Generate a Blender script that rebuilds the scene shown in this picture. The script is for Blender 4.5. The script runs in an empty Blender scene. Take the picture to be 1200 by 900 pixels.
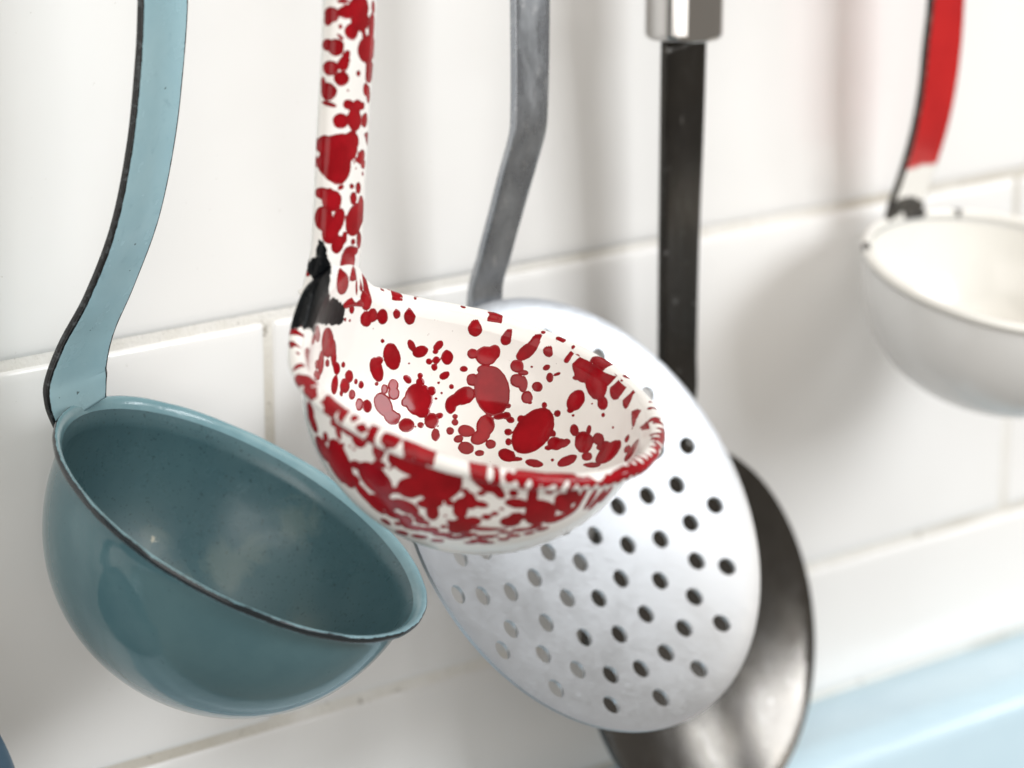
import bpy, bmesh, math, random
import numpy as np
from mathutils import Vector, Matrix
from mathutils.geometry import delaunay_2d_cdt

scene = bpy.context.scene
COL = scene.collection
V3 = lambda *a: np.array(a, float)

# ------------------------------------------------------------------ camera
cam = bpy.data.cameras.new("camera")
cam.sensor_width = 36.0
cam.lens = 108.0
cam.clip_start = 0.01
cam.clip_end = 60.0
cam_ob = bpy.data.objects.new("camera", cam)
COL.objects.link(cam_ob)
RW = ((0.762887, -0.168529, 0.62418), (-0.646532, -0.198859, 0.736513), (0.0, -0.965429, -0.260666))
cam_ob.matrix_world = Matrix([[RW[i][0], -RW[i][1], -RW[i][2], (-0.4016, -0.55952, 0.16918)[i]] for i in range(3)] + [[0, 0, 0, 1]])
cam.dof.use_dof = True
cam.dof.focus_distance = 0.65
cam.dof.aperture_fstop = 10.5
scene.camera = cam_ob

# ------------------------------------------------------------------ light
world = bpy.data.worlds.new("World")
scene.world = world
world.use_nodes = True
bg = world.node_tree.nodes["Background"]
bg.inputs[0].default_value = (1.0, 0.915, 0.81, 1)
bg.inputs[1].default_value = 0.27

def area(name, pos, target, w, h, power, color):
    l = bpy.data.lights.new(name, 'AREA')
    l.shape = 'RECTANGLE'; l.size = w; l.size_y = h; l.energy = power; l.color = color
    o = bpy.data.objects.new(name, l); COL.objects.link(o)
    o.location = pos
    o.rotation_euler = (Vector(target) - Vector(pos)).to_track_quat('-Z', 'Y').to_euler()
    return o

area("window_light", (0.66, -1.22, 0.52), (0.06, -0.03, -0.03), 0.70, 0.54, 12.2, (0.96, 0.982, 1.0))
area("side_window_light", (-1.25, -0.95, 0.25), (0.04, -0.03, -0.04), 1.4, 1.4, 13.5, (1.0, 0.965, 0.92))
area("overhead_fill_light", (0.10, -0.95, 1.55), (0.08, -0.05, -0.05), 2.2, 1.2, 14.0, (1.0, 0.93, 0.84))  # added soft overhead fill that lifts the shadows; no known source there
area("right_window_light", (1.25, -0.86, 0.25), (0.04, -0.05, -0.02), 0.22, 0.30, 2.0, (0.95, 0.98, 1.0))

vs = scene.view_settings
vs.view_transform = 'Standard'; vs.look = 'None'; vs.exposure = 0.16; vs.gamma = 1.0; vs.use_curve_mapping = False
scene.cycles.use_denoising = True
scene.cycles.max_bounces = 10

# ------------------------------------------------------------------ helpers
def mesh_obj(name, verts, faces, mats, parent=None, smooth=True, attrs=None, fmat=None):
    base = np.array(parent['base']) if parent is not None and 'base' in parent else np.zeros(3)
    verts = np.asarray(verts, float) - base
    me = bpy.data.meshes.new(name)
    me.from_pydata([tuple(v) for v in verts], [], [tuple(f) for f in faces])
    if smooth:
        me.polygons.foreach_set("use_smooth", [True] * len(me.polygons))
    for m in (mats if isinstance(mats, (list, tuple)) else [mats]):
        me.materials.append(m)
    if fmat is not None:
        me.polygons.foreach_set("material_index", fmat)
    for k, v in (attrs or {}).items():
        a = me.attributes.new(k, 'FLOAT', 'POINT')
        a.data.foreach_set("value", np.asarray(v, np.float32))
    me.update()
    o = bpy.data.objects.new(name, me)
    COL.objects.link(o)
    if parent is not None:
        o.parent = parent
        if 'base' in parent:
            o['base'] = list(parent['base'])
    return o

def thing(name, label, cat, base, group=None):
    o = bpy.data.objects.new(name, None)
    o.empty_display_size = 0.01
    COL.objects.link(o)
    o.location = tuple(base); o['base'] = [float(x) for x in base]
    o['label'] = label; o['category'] = cat
    if group: o['group'] = group
    return o

def clean_base():
    for o in bpy.data.objects:
        if 'base' in o: del o['base']

def unit(v):
    v = np.asarray(v, float); return v / np.linalg.norm(v)

def catmull(P, n):
    P = np.asarray(P, float)
    Q = np.vstack([2 * P[0] - P[1], P, 2 * P[-1] - P[-2]])
    out = []
    for i in range(1, len(Q) - 2):
        p0, p1, p2, p3 = Q[i - 1], Q[i], Q[i + 1], Q[i + 2]
        for t in np.linspace(0, 1, n, endpoint=False):
            out.append(.5 * (2 * p1 + (p2 - p0) * t + (2 * p0 - 5 * p1 + 4 * p2 - p3) * t * t + (3 * p1 - p0 - 3 * p2 + p3) * t ** 3))
    out.append(Q[-2])
    return np.array(out)

class Frame:
    """circle frame: centre, unit normal, lip direction (in plane)"""
    def __init__(s, c, n, az):
        s.c = np.array(c, float); s.n = unit(n)
        h = V3(math.cos(math.radians(az)), math.sin(math.radians(az)), 0)
        s.h = unit(h - s.n * (h @ s.n)); s.k = np.cross(s.n, s.h)
    def pt(s, rho, th, z):
        rho, th, z = np.broadcast_arrays(rho, th, z)
        return s.c + (rho * np.cos(th))[..., None] * s.h + (rho * np.sin(th))[..., None] * s.k + z[..., None] * s.n

def lathe(fr, prof, nseg, warp=None):
    """prof: list of (rho,z). returns verts, faces. rho==0 ends are closed by tiny rings"""
    prof = np.asarray(prof, float); m = len(prof)
    th = np.linspace(0, 2 * np.pi, nseg, endpoint=False)
    R = np.repeat(prof[:, :1], nseg, 1); Z = np.repeat(prof[:, 1:2], nseg, 1); T = np.repeat(th[None], m, 0)
    if warp is not None:
        R, Z = warp(R, Z, T)
    verts = fr.pt(R, T, Z).reshape(-1, 3)
    i = np.arange(m - 1)[:, None]; j = np.arange(nseg)[None]
    j2 = (j + 1) % nseg
    faces = np.stack([i * nseg + j, i * nseg + j2, (i + 1) * nseg + j2, (i + 1) * nseg + j], -1).reshape(-1, 4)
    return verts, faces

def superell(R, d, p, n, top=0.0):
    ph = np.linspace(0, np.pi / 2, n)
    ph = ph * 0.999
    rho = R * np.cos(ph) ** (2 / p); z = -d * np.sin(ph) ** (2 / p)
    return np.stack([rho, z - top], 1)   # from rim down to the bottom

def strap(P, widths, thicks, wdir, sec, npath=10, crown=0.0, cap=True):
    """lofted bar. P control points; widths/thicks per control point; wdir: width vector per control point or one
    sec: list of (u,v) in [-1,1] cross-section (closed)"""
    P = np.asarray(P, float); k = len(P)
    wd = np.asarray(wdir, float)
    if wd.ndim == 1: wd = np.repeat(wd[None], k, 0)
    C = catmull(P, npath); W = catmull(np.asarray(widths, float)[:, None], npath)[:, 0]
    T = catmull(np.asarray(thicks, float)[:, None], npath)[:, 0]; D = catmull(wd, npath)
    tan = np.gradient(C, axis=0); tan /= np.linalg.norm(tan, axis=1)[:, None]
    D = D - (D * tan).sum(1)[:, None] * tan; D /= np.linalg.norm(D, axis=1)[:, None]
    N = np.cross(D, tan)
    sec = np.asarray(sec, float); s = len(sec); m = len(C)
    u = sec[:, 0][None]; v = sec[:, 1][None]
    verts = C[:, None] + (u * W[:, None] / 2)[..., None] * D[:, None] + (v * T[:, None] / 2)[..., None] * N[:, None]
    if crown:
        verts = verts + ((1 - u * u) * crown)[..., None] * N[:, None]
    lat = np.repeat(u, m, 0).reshape(-1); arc = np.repeat(np.arange(m)[:, None] / (m - 1), s, 1).reshape(-1)
    fro = np.repeat(v, m, 0).reshape(-1)
    i = np.arange(m - 1)[:, None]; j = np.arange(s)[None]; j2 = (j + 1) % s
    faces = np.stack([i * s + j, i * s + j2, (i + 1) * s + j2, (i + 1) * s + j], -1).reshape(-1, 4).tolist()
    if cap:
        faces.append(list(range(s))[::-1]); faces.append([(m - 1) * s + q for q in range(s)])
    return verts.reshape(-1, 3), faces, dict(lat=lat, arc=arc, fro=fro)

def sec_rect(n=8, r=0.25, asp=8.0):
    """rounded rectangle section, r = corner radius relative to half thickness, asp = width/thickness"""
    out = []
    ru = r / asp; rv = r
    for cu, cv, a0 in ((1 - ru, 1 - rv, 0), (-1 + ru, 1 - rv, 90), (-1 + ru, -1 + rv, 180), (1 - ru, -1 + rv, 270)):
        for a in np.radians(np.linspace(a0, a0 + 90, 4)):
            out.append((cu + ru * math.cos(a), cv + rv * math.sin(a)))
        if a0 in (0, 180):      # subdivide the wide faces
            s = 1 if a0 == 0 else -1
            for q in np.linspace(1 - ru, -1 + ru, n + 2)[1:-1]:
                out.append((s * q, s * 1.0))
    return out

def sec_oval(n=24, e=2.4):
    t = np.linspace(0, 2 * np.pi, n, endpoint=False)
    c, s = np.cos(t), np.sin(t)
    return np.stack([np.sign(c) * abs(c) ** (2 / e), np.sign(s) * abs(s) ** (2 / e)], 1)

# ------------------------------------------------------------------ materials
class NT:
    def __init__(s, name):
        s.m = bpy.data.materials.new(name); s.m.use_nodes = True
        s.t = s.m.node_tree; s.b = s.t.nodes["Principled BSDF"]; s.L = s.t.links
    def node(s, typ, **kw):
        n = s.t.nodes.new(typ)
        for k, v in kw.items(): setattr(n, k, v)
        return n
    def set(s, **kw):
        for k, v in kw.items():
            s.b.inputs[k.replace('_', ' ')].default_value = v
        return s
    def coord(s): 
        return s.node('ShaderNodeTexCoord').outputs['Object']
    def noise(s, scale, detail=3, rough=.55, dist=0.0, vec=None, fac='Fac'):
        n = s.node('ShaderNodeTexNoise'); n.inputs['Scale'].default_value = scale
        n.inputs['Detail'].default_value = detail; n.inputs['Roughness'].default_value = rough
        n.inputs['Distortion'].default_value = dist
        s.L.new(vec if vec is not None else s.coord(), n.inputs['Vector']); return n.outputs[fac]
    def stretch(s, sc):
        mp = s.node('ShaderNodeMapping'); mp.inputs['Scale'].default_value = sc
        s.L.new(s.coord(), mp.inputs['Vector']); return mp.outputs['Vector']
    def math(s, op, a, b=None, c=None, clamp=False):
        n = s.node('ShaderNodeMath', operation=op); n.use_clamp = clamp
        for i, x in enumerate((a, b, c)):
            if x is None: continue
            if isinstance(x, (int, float)): n.inputs[i].default_value = x
            else: s.L.new(x, n.inputs[i])
        return n.outputs[0]
    def ramp(s, x, a, b, lo=0.0, hi=1.0):
        n = s.node('ShaderNodeMapRange'); n.interpolation_type = 'SMOOTHSTEP'
        for i, q in zip(('From Min', 'From Max', 'To Min', 'To Max'), (a, b, lo, hi)): n.inputs[i].default_value = q
        s.L.new(x, n.inputs['Value']); return n.outputs['Result']
    def mix(s, f, a, b):
        n = s.node('ShaderNodeMix', data_type='RGBA')
        if isinstance(f, (int, float)): n.inputs[0].default_value = f
        else: s.L.new(f, n.inputs[0])
        for i, x in ((6, a), (7, b)):
            if isinstance(x, tuple): n.inputs[i].default_value = (*x, 1)
            else: s.L.new(x, n.inputs[i])
        return n.outputs[2]
    def attr(s, name):
        n = s.node('ShaderNodeAttribute', attribute_name=name); return n.outputs['Fac']
    def col(s, c): s.L.new(c, s.b.inputs['Base Color']) if not isinstance(c, tuple) else s.set(Base_Color=(*c, 1)); return s
    def rough(s, r): s.L.new(r, s.b.inputs['Roughness']) if not isinstance(r, (int, float)) else s.set(Roughness=r); return s
    def metal(s, r): s.L.new(r, s.b.inputs['Metallic']) if not isinstance(r, (int, float)) else s.set(Metallic=r); return s
    def bump(s, h, strength, dist):
        n = s.node('ShaderNodeBump'); n.inputs['Strength'].default_value = strength; n.inputs['Distance'].default_value = dist
        s.L.new(h, n.inputs['Height']); s.L.new(n.outputs[0], s.b.inputs['Normal']); return s

def m_tile():
    n = NT("glazed white tile")
    oi = n.node('ShaderNodeObjectInfo').outputs['Random']
    v = n.noise(14, 2, .5)
    spk = n.ramp(n.noise(520, 2, .6), .735, .76)
    base = n.mix(n.ramp(v, .3, .7), (.80, .795, .785), (.84, .84, .835))
    base = n.mix(n.math('MULTIPLY', oi, .5), base, (.81, .805, .79))
    base = n.mix(n.math('MULTIPLY', spk, .35), base, (.55, .53, .49))
    n.col(base)
    n.rough(n.ramp(n.noise(60, 3, .6), .3, .7, .10, .20))
    h = n.math('ADD', n.noise(22, 2, .5), n.math('MULTIPLY', n.noise(130, 2, .5), .12))
    n.bump(h, .25, .0022)
    return n.m

def m_grout():
    n = NT("aged cement grout")
    v = n.noise(90, 4, .65); f = n.noise(900, 3, .6)
    c = n.mix(n.ramp(v, .35, .68), (.80, .785, .75), (.74, .72, .67))
    c = n.mix(n.math('MULTIPLY', n.ramp(n.noise(7, 3, .6), .50, .62), .55), c, (.42, .38, .30))
    c = n.mix(n.math('MULTIPLY', n.ramp(n.noise(260, 3, .7), .62, .72), .7), c, (.22, .19, .15))
    n.col(c).rough(.9).bump(f, .6, .0006)
    return n.m

def m_counter():
    n = NT("pale blue glazed ledge")
    n.col(n.mix(n.ramp(n.noise(30, 3), .3, .7), (.50, .66, .76), (.54, .70, .79)))
    n.rough(n.ramp(n.noise(80, 3), .3, .7, .14, .24)).bump(n.noise(70, 2), .12, .001)
    return n.m

def m_blue(kind):
    n = NT("blue enamel " + kind)
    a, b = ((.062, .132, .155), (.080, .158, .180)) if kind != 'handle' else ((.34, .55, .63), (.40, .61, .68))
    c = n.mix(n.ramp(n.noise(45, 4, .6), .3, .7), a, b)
    if kind == 'inside':
        stain = n.ramp(n.noise(38, 5, .65, .6), .50, .72)
        low = n.ramp(n.attr('deep'), .45, .85)
        c = n.mix(n.math('MULTIPLY', stain, n.math('MULTIPLY', low, .55)), c, (.24, .25, .19))
        spk = n.ramp(n.noise(1300, 2, .5), .63, .69)
        c = n.mix(n.math('MULTIPLY', spk, .5), c, (.012, .03, .035))
        sc = n.ramp(n.noise(26, 5, .7, 1.5), .60, .80)
        c = n.mix(n.math('MULTIPLY', sc, .35), c, (.34, .47, .50))
        cl = n.math('ADD', n.attr('cloud'), n.math('MULTIPLY', n.math('SUBTRACT', n.noise(150, 6, .7, .8), .5), 14.0))
        c = n.mix(n.ramp(cl, 1.5, -4.0, 0, .20), c, (.33, .38, .32))
        mk = n.math('ADD', n.attr('mark'), n.math('MULTIPLY', n.math('SUBTRACT', n.noise(600, 4, .7), .5), 1.6))
        c = n.mix(n.ramp(mk, .2, -.2, 0, .9), c, (.62, .60, .48))
        n.rough(n.ramp(n.noise(60, 4, .6), .3, .7, .22, .42))
    elif kind == 'outside':
        spk = n.ramp(n.noise(900, 2, .5), .70, .76)
        c = n.mix(n.math('MULTIPLY', spk, .35), c, (.02, .05, .06))
        n.rough(n.ramp(n.noise(40, 4, .6), .3, .7, .07, .14))
    else:
        st = n.ramp(n.noise(150, 5, .7, 1.0), .55, .75)
        c = n.mix(n.math('MULTIPLY', st, .3), c, (.16, .30, .38))
        lat = n.math('ADD', n.attr('lat'), n.math('MULTIPLY', n.math('SUBTRACT', n.noise(420, 4, .7), .5), .09))
        e1 = n.ramp(lat, .905, .93); e2 = n.ramp(lat, -.925, -.945)
        dk = n.math('MAXIMUM', e1, e2)
        chip = n.ramp(n.noise(300, 3, .6), .735, .75)
        dk = n.math('MAXIMUM', dk, n.math('MULTIPLY', chip, .7))
        c = n.mix(dk, c, n.mix(n.ramp(n.noise(700, 3), .5, .7), (.006, .007, .008), (.05, .06, .065)))
        n.rough(n.ramp(n.noise(120, 4, .6), .3, .7, .12, .30))
    h = n.math('ADD', n.noise(60, 3, .5), n.math('MULTIPLY', n.noise(700, 2, .5), .08))
    n.col(c).bump(h, .18, .0012)
    return n.m

def m_blue_rim():
    n = NT("blue enamel rim with worn edge")
    c = n.mix(n.ramp(n.noise(80, 4, .6), .3, .7), (.17, .32, .37), (.23, .39, .44))
    e = n.math('ADD', n.attr('edge'), n.math('MULTIPLY', n.math('SUBTRACT', n.noise(330, 4, .7), .5), .9))
    c = n.mix(n.ramp(e, .60, .72), c, (.012, .018, .022))
    n.col(c).rough(.18).bump(n.noise(300, 3, .6), .2, .0006)
    return n.m

def m_splat():
    n = NT("red splatter enamel")
    n.b.inputs['Specular IOR Level'].default_value = .26
    sp = n.attr('splat')
    wob = n.math('MULTIPLY', n.math('SUBTRACT', n.noise(700, 3, .55), .5), .42)
    d = n.math('ADD', sp, wob)
    f = n.ramp(d, .05, -.05)
    white = n.mix(n.ramp(n.noise(70, 3), .3, .7), (.80, .79, .765), (.83, .82, .80))
    spk = n.ramp(n.noise(1100, 2, .5), .755, .77)
    white = n.mix(n.math('MULTIPLY', spk, .6), white, (.18, .12, .11))
    red = n.mix(n.ramp(n.noise(160, 3), .3, .7), (.23, .002, .006), (.33, .004, .010))
    red = n.mix(n.ramp(d, -1.2, -.1, 0, .35), red, (.15, .0015, .005))
    c = n.mix(f, white, red)
    ch = n.math('ADD', n.attr('chip'), n.math('MULTIPLY', n.math('SUBTRACT', n.noise(520, 5, .7), .5), 2.6))
    k = n.ramp(ch, .08, -.08)
    stl = n.ramp(n.noise(520, 5, .75, 2.0), .56, .74)
    blk = n.mix(n.math('MULTIPLY', stl, .32), (.003, .004, .005), (.12, .125, .13))
    c = n.mix(k, c, blk)
    n.col(c)
    r0 = n.ramp(n.noise(90, 3), .3, .7, .07, .14)
    mx = n.node('ShaderNodeMix'); n.L.new(k, mx.inputs[0]); n.L.new(r0, mx.inputs[2]); mx.inputs[3].default_value = .30
    n.rough(mx.outputs[0])
    n.L.new(n.math('SUBTRACT', .26, n.math('MULTIPLY', k, .16)), n.b.inputs['Specular IOR Level'])
    h = n.math('MULTIPLY', n.ramp(d, .12, -.35), .9)
    h = n.math('ADD', h, n.math('MULTIPLY', n.noise(55, 3, .5), .8))
    h = n.math('SUBTRACT', h, n.math('MULTIPLY', k, n.math('ADD', .5, n.math('MULTIPLY', n.noise(900, 4, .7), .5))))
    n.bump(h, .35, .0004)
    return n.m

def m_alu():
    n = NT("dull aluminium")
    v = n.noise(60, 5, .6)
    sc = n.ramp(n.noise(400, 4, .7, 0, n.stretch((1, 6, 1))), .45, .8)
    n.col(n.mix(n.math('MULTIPLY', n.ramp(v, .45, .75), .22), (.53, .555, .59), (.42, .44, .47)))
    n.metal(1.0)
    n.rough(n.math('ADD', n.ramp(v, .3, .7, .36, .45), n.math('MULTIPLY', sc, .10)))
    n.bump(n.math('ADD', n.noise(900, 3, .6), n.math('MULTIPLY', n.noise(90, 3), .6)), .12, .0004)
    return n.m

def m_strapmetal():
    n = NT("worn grey steel strap")
    v = n.noise(140, 5, .65, .4, n.stretch((1, 1, .4)))
    c = n.mix(n.ramp(v, .35, .7), (.30, .32, .35), (.44, .46, .485))
    wr = n.ramp(n.noise(480, 5, .75, .5, n.stretch((1, 1, .5))), .58, .70)
    c = n.mix(n.math('MULTIPLY', wr, .6), c, (.75, .75, .74))
    n.col(c).metal(.9).rough(n.ramp(v, .3, .7, .24, .38)).bump(n.noise(600, 4, .7), .15, .0003)
    return n.m

def m_darksteel(name, k, spk):
    n = NT(name)
    v = n.noise(50, 4, .6)
    c = n.mix(n.ramp(v, .35, .7), (.075 * k, .071 * k, .066 * k), (.090 * k, .083 * k, .074 * k))
    d = n.ramp(n.noise(300, 3, .6), .66, .72)
    c = n.mix(n.math('MULTIPLY', d, spk), c, (.45, .45, .46))
    sm = n.ramp(n.noise(60, 5, .7, .5, n.stretch((3, 3, .6))), .45, .75)
    c = n.mix(n.math('MULTIPLY', sm, .10 + spk * .1), c, (.30, .30, .31))
    n.col(c).metal(1.0).rough(n.ramp(n.noise(120, 4, .6), .3, .7, .20, .25))
    n.bump(n.noise(500, 3), .03, .0003)
    return n.m

def m_chrome():
    n = NT("chromed ferrule"); n.col((.55, .54, .53)).metal(1.0).rough(n.ramp(n.noise(200, 3), .3, .7, .05, .10)); return n.m

def m_simple(name, c, r, metal=0.0, var=.12):
    n = NT(name)
    n.col(n.mix(n.ramp(n.noise(90, 4), .3, .7), tuple(x * (1 - var) for x in c), tuple(min(1, x * (1 + var)) for x in c)))
    n.metal(metal).rough(n.ramp(n.noise(120, 3), .3, .7, r * .8, r * 1.25)).bump(n.noise(160, 3), .12, .0006)
    return n.m

def m_white_enamel(name, inside):
    n = NT(name)
    a = (.78, .775, .74) if inside else (.70, .705, .70)
    c = n.mix(n.ramp(n.noise(40, 3), .3, .7), a, tuple(x * 1.05 for x in a))
    ch = n.math('ADD', n.attr('chip'), n.math('MULTIPLY', n.math('SUBTRACT', n.noise(420, 4, .7), .5), 2.6))
    c = n.mix(n.ramp(ch, .15, -.15), c, n.mix(n.ramp(n.noise(700, 4, .7), .45, .7), (.015, .014, .014), (.10, .085, .07)))
    n.col(c).rough(.16).bump(n.noise(60, 2), .12, .001)
    return n.m

def m_red_handle():
    n = NT("red enamel strap with worn black edges")
    c = n.mix(n.ramp(n.noise(60, 3), .3, .7), (.40, .006, .008), (.48, .010, .011))
    low = n.math('ADD', n.attr('arc'), n.math('MULTIPLY', n.math('SUBTRACT', n.noise(180, 3, .6), .5), .02))
    wh = n.ramp(low, ARC_W + .004, ARC_W - .004)
    c = n.mix(wh, c, (.78, .77, .74))
    lat = n.math('ADD', n.attr('lat'), n.math('MULTIPLY', n.math('SUBTRACT', n.noise(300, 4, .7), .5), .16))
    dk = n.math('MAXIMUM', n.ramp(lat, .93, .96), n.ramp(lat, -.86, -.90))
    ch = n.math('ADD', n.attr('chip'), n.math('MULTIPLY', n.math('SUBTRACT', n.noise(420, 4, .7), .5), 2.6))
    dk = n.math('MAXIMUM', dk, n.ramp(ch, .15, -.15))
    c = n.mix(dk, c, n.mix(n.ramp(n.noise(700, 4, .7), .45, .7), (.012, .012, .012), (.10, .085, .07)))
    n.col(c).rough(.22).bump(n.noise(90, 3), .15, .0008)
    return n.m

def ell_field(Vt, blobs, cap=3.0):
    """signed distance-like field in millimetres to a union of flat elliptical blobs (centre, axis a, axis b)"""
    out = np.full(len(Vt), cap)
    for c, a, b in blobs:
        c, a, b = map(np.asarray, (c, a, b))
        la, lb = np.linalg.norm(a), np.linalg.norm(b)
        rel = Vt - c
        near = np.where((rel * rel).sum(1) < (max(la, lb) + cap * .001) ** 2 * 1.3)[0]
        if not len(near): continue
        q = rel[near]
        ua, ub = a / la, b / lb
        nn = unit(np.cross(ua, ub))
        x = q @ ua / la; y = q @ ub / lb; z = q @ nn / .009
        rr = np.sqrt(x * x + y * y + z * z) + 1e-9
        # gradient-corrected distance
        g = np.sqrt((x / la) ** 2 + (y / lb) ** 2 + 1e-12) / rr
        d = (rr - 1) / np.maximum(g, 1.0 / max(la, lb)) * 1000
        out[near] = np.minimum(out[near], d)
    return out

MT_TILE, MT_GROUT, MT_COUNTER = m_tile(), m_grout(), m_counter()

# ------------------------------------------------------------------ measured shapes and the splatter pattern
DK_PARAMS = dict(c=[0.10927, -0.031, -0.09408], n=[0.1182, -0.963, 0.2423], r=0.04802, rx=0.04441, h=[[0.11116, -0.0185, -0.03621], [0.11069, -0.019, -0.02494], [0.10927, -0.0205, 0.00176], [0.10783, -0.0225, 0.03427], [0.1066, -0.024, 0.05693]], w=[0.015, 0.0148, 0.0152, 0.0165, 0.0169])
EDGE_C = (-.1325, -.05, -.07304)

WHP = [[0.19712, -0.01463, -0.00089], [0.19715, -0.01549, 0.00319], [0.19726, -0.01866, 0.01173], [0.19739, -0.02236, 0.02367], [0.19747, -0.02458, 0.03527], [0.19751, -0.02563, 0.0466], [0.19753, -0.02639, 0.0578]]
WHW = [0.0145, 0.0141, 0.014, 0.0144, 0.0147, 0.015, 0.0132]
WCHIPS = [([0.19304, -0.01548, 0.00258], 0.0022), ([0.19843, -0.01548, 0.00116], 0.0026), ([0.20217, -0.01548, -4e-05], 0.0018), ([0.19016, -0.01548, 0.00067], 0.0014), ([0.19629, -0.01548, 0.004], 0.0012), ([0.21459, -0.01757, -0.00216], 0.0009), ([0.16888, -0.02752, -0.00406], 0.0018)]
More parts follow.
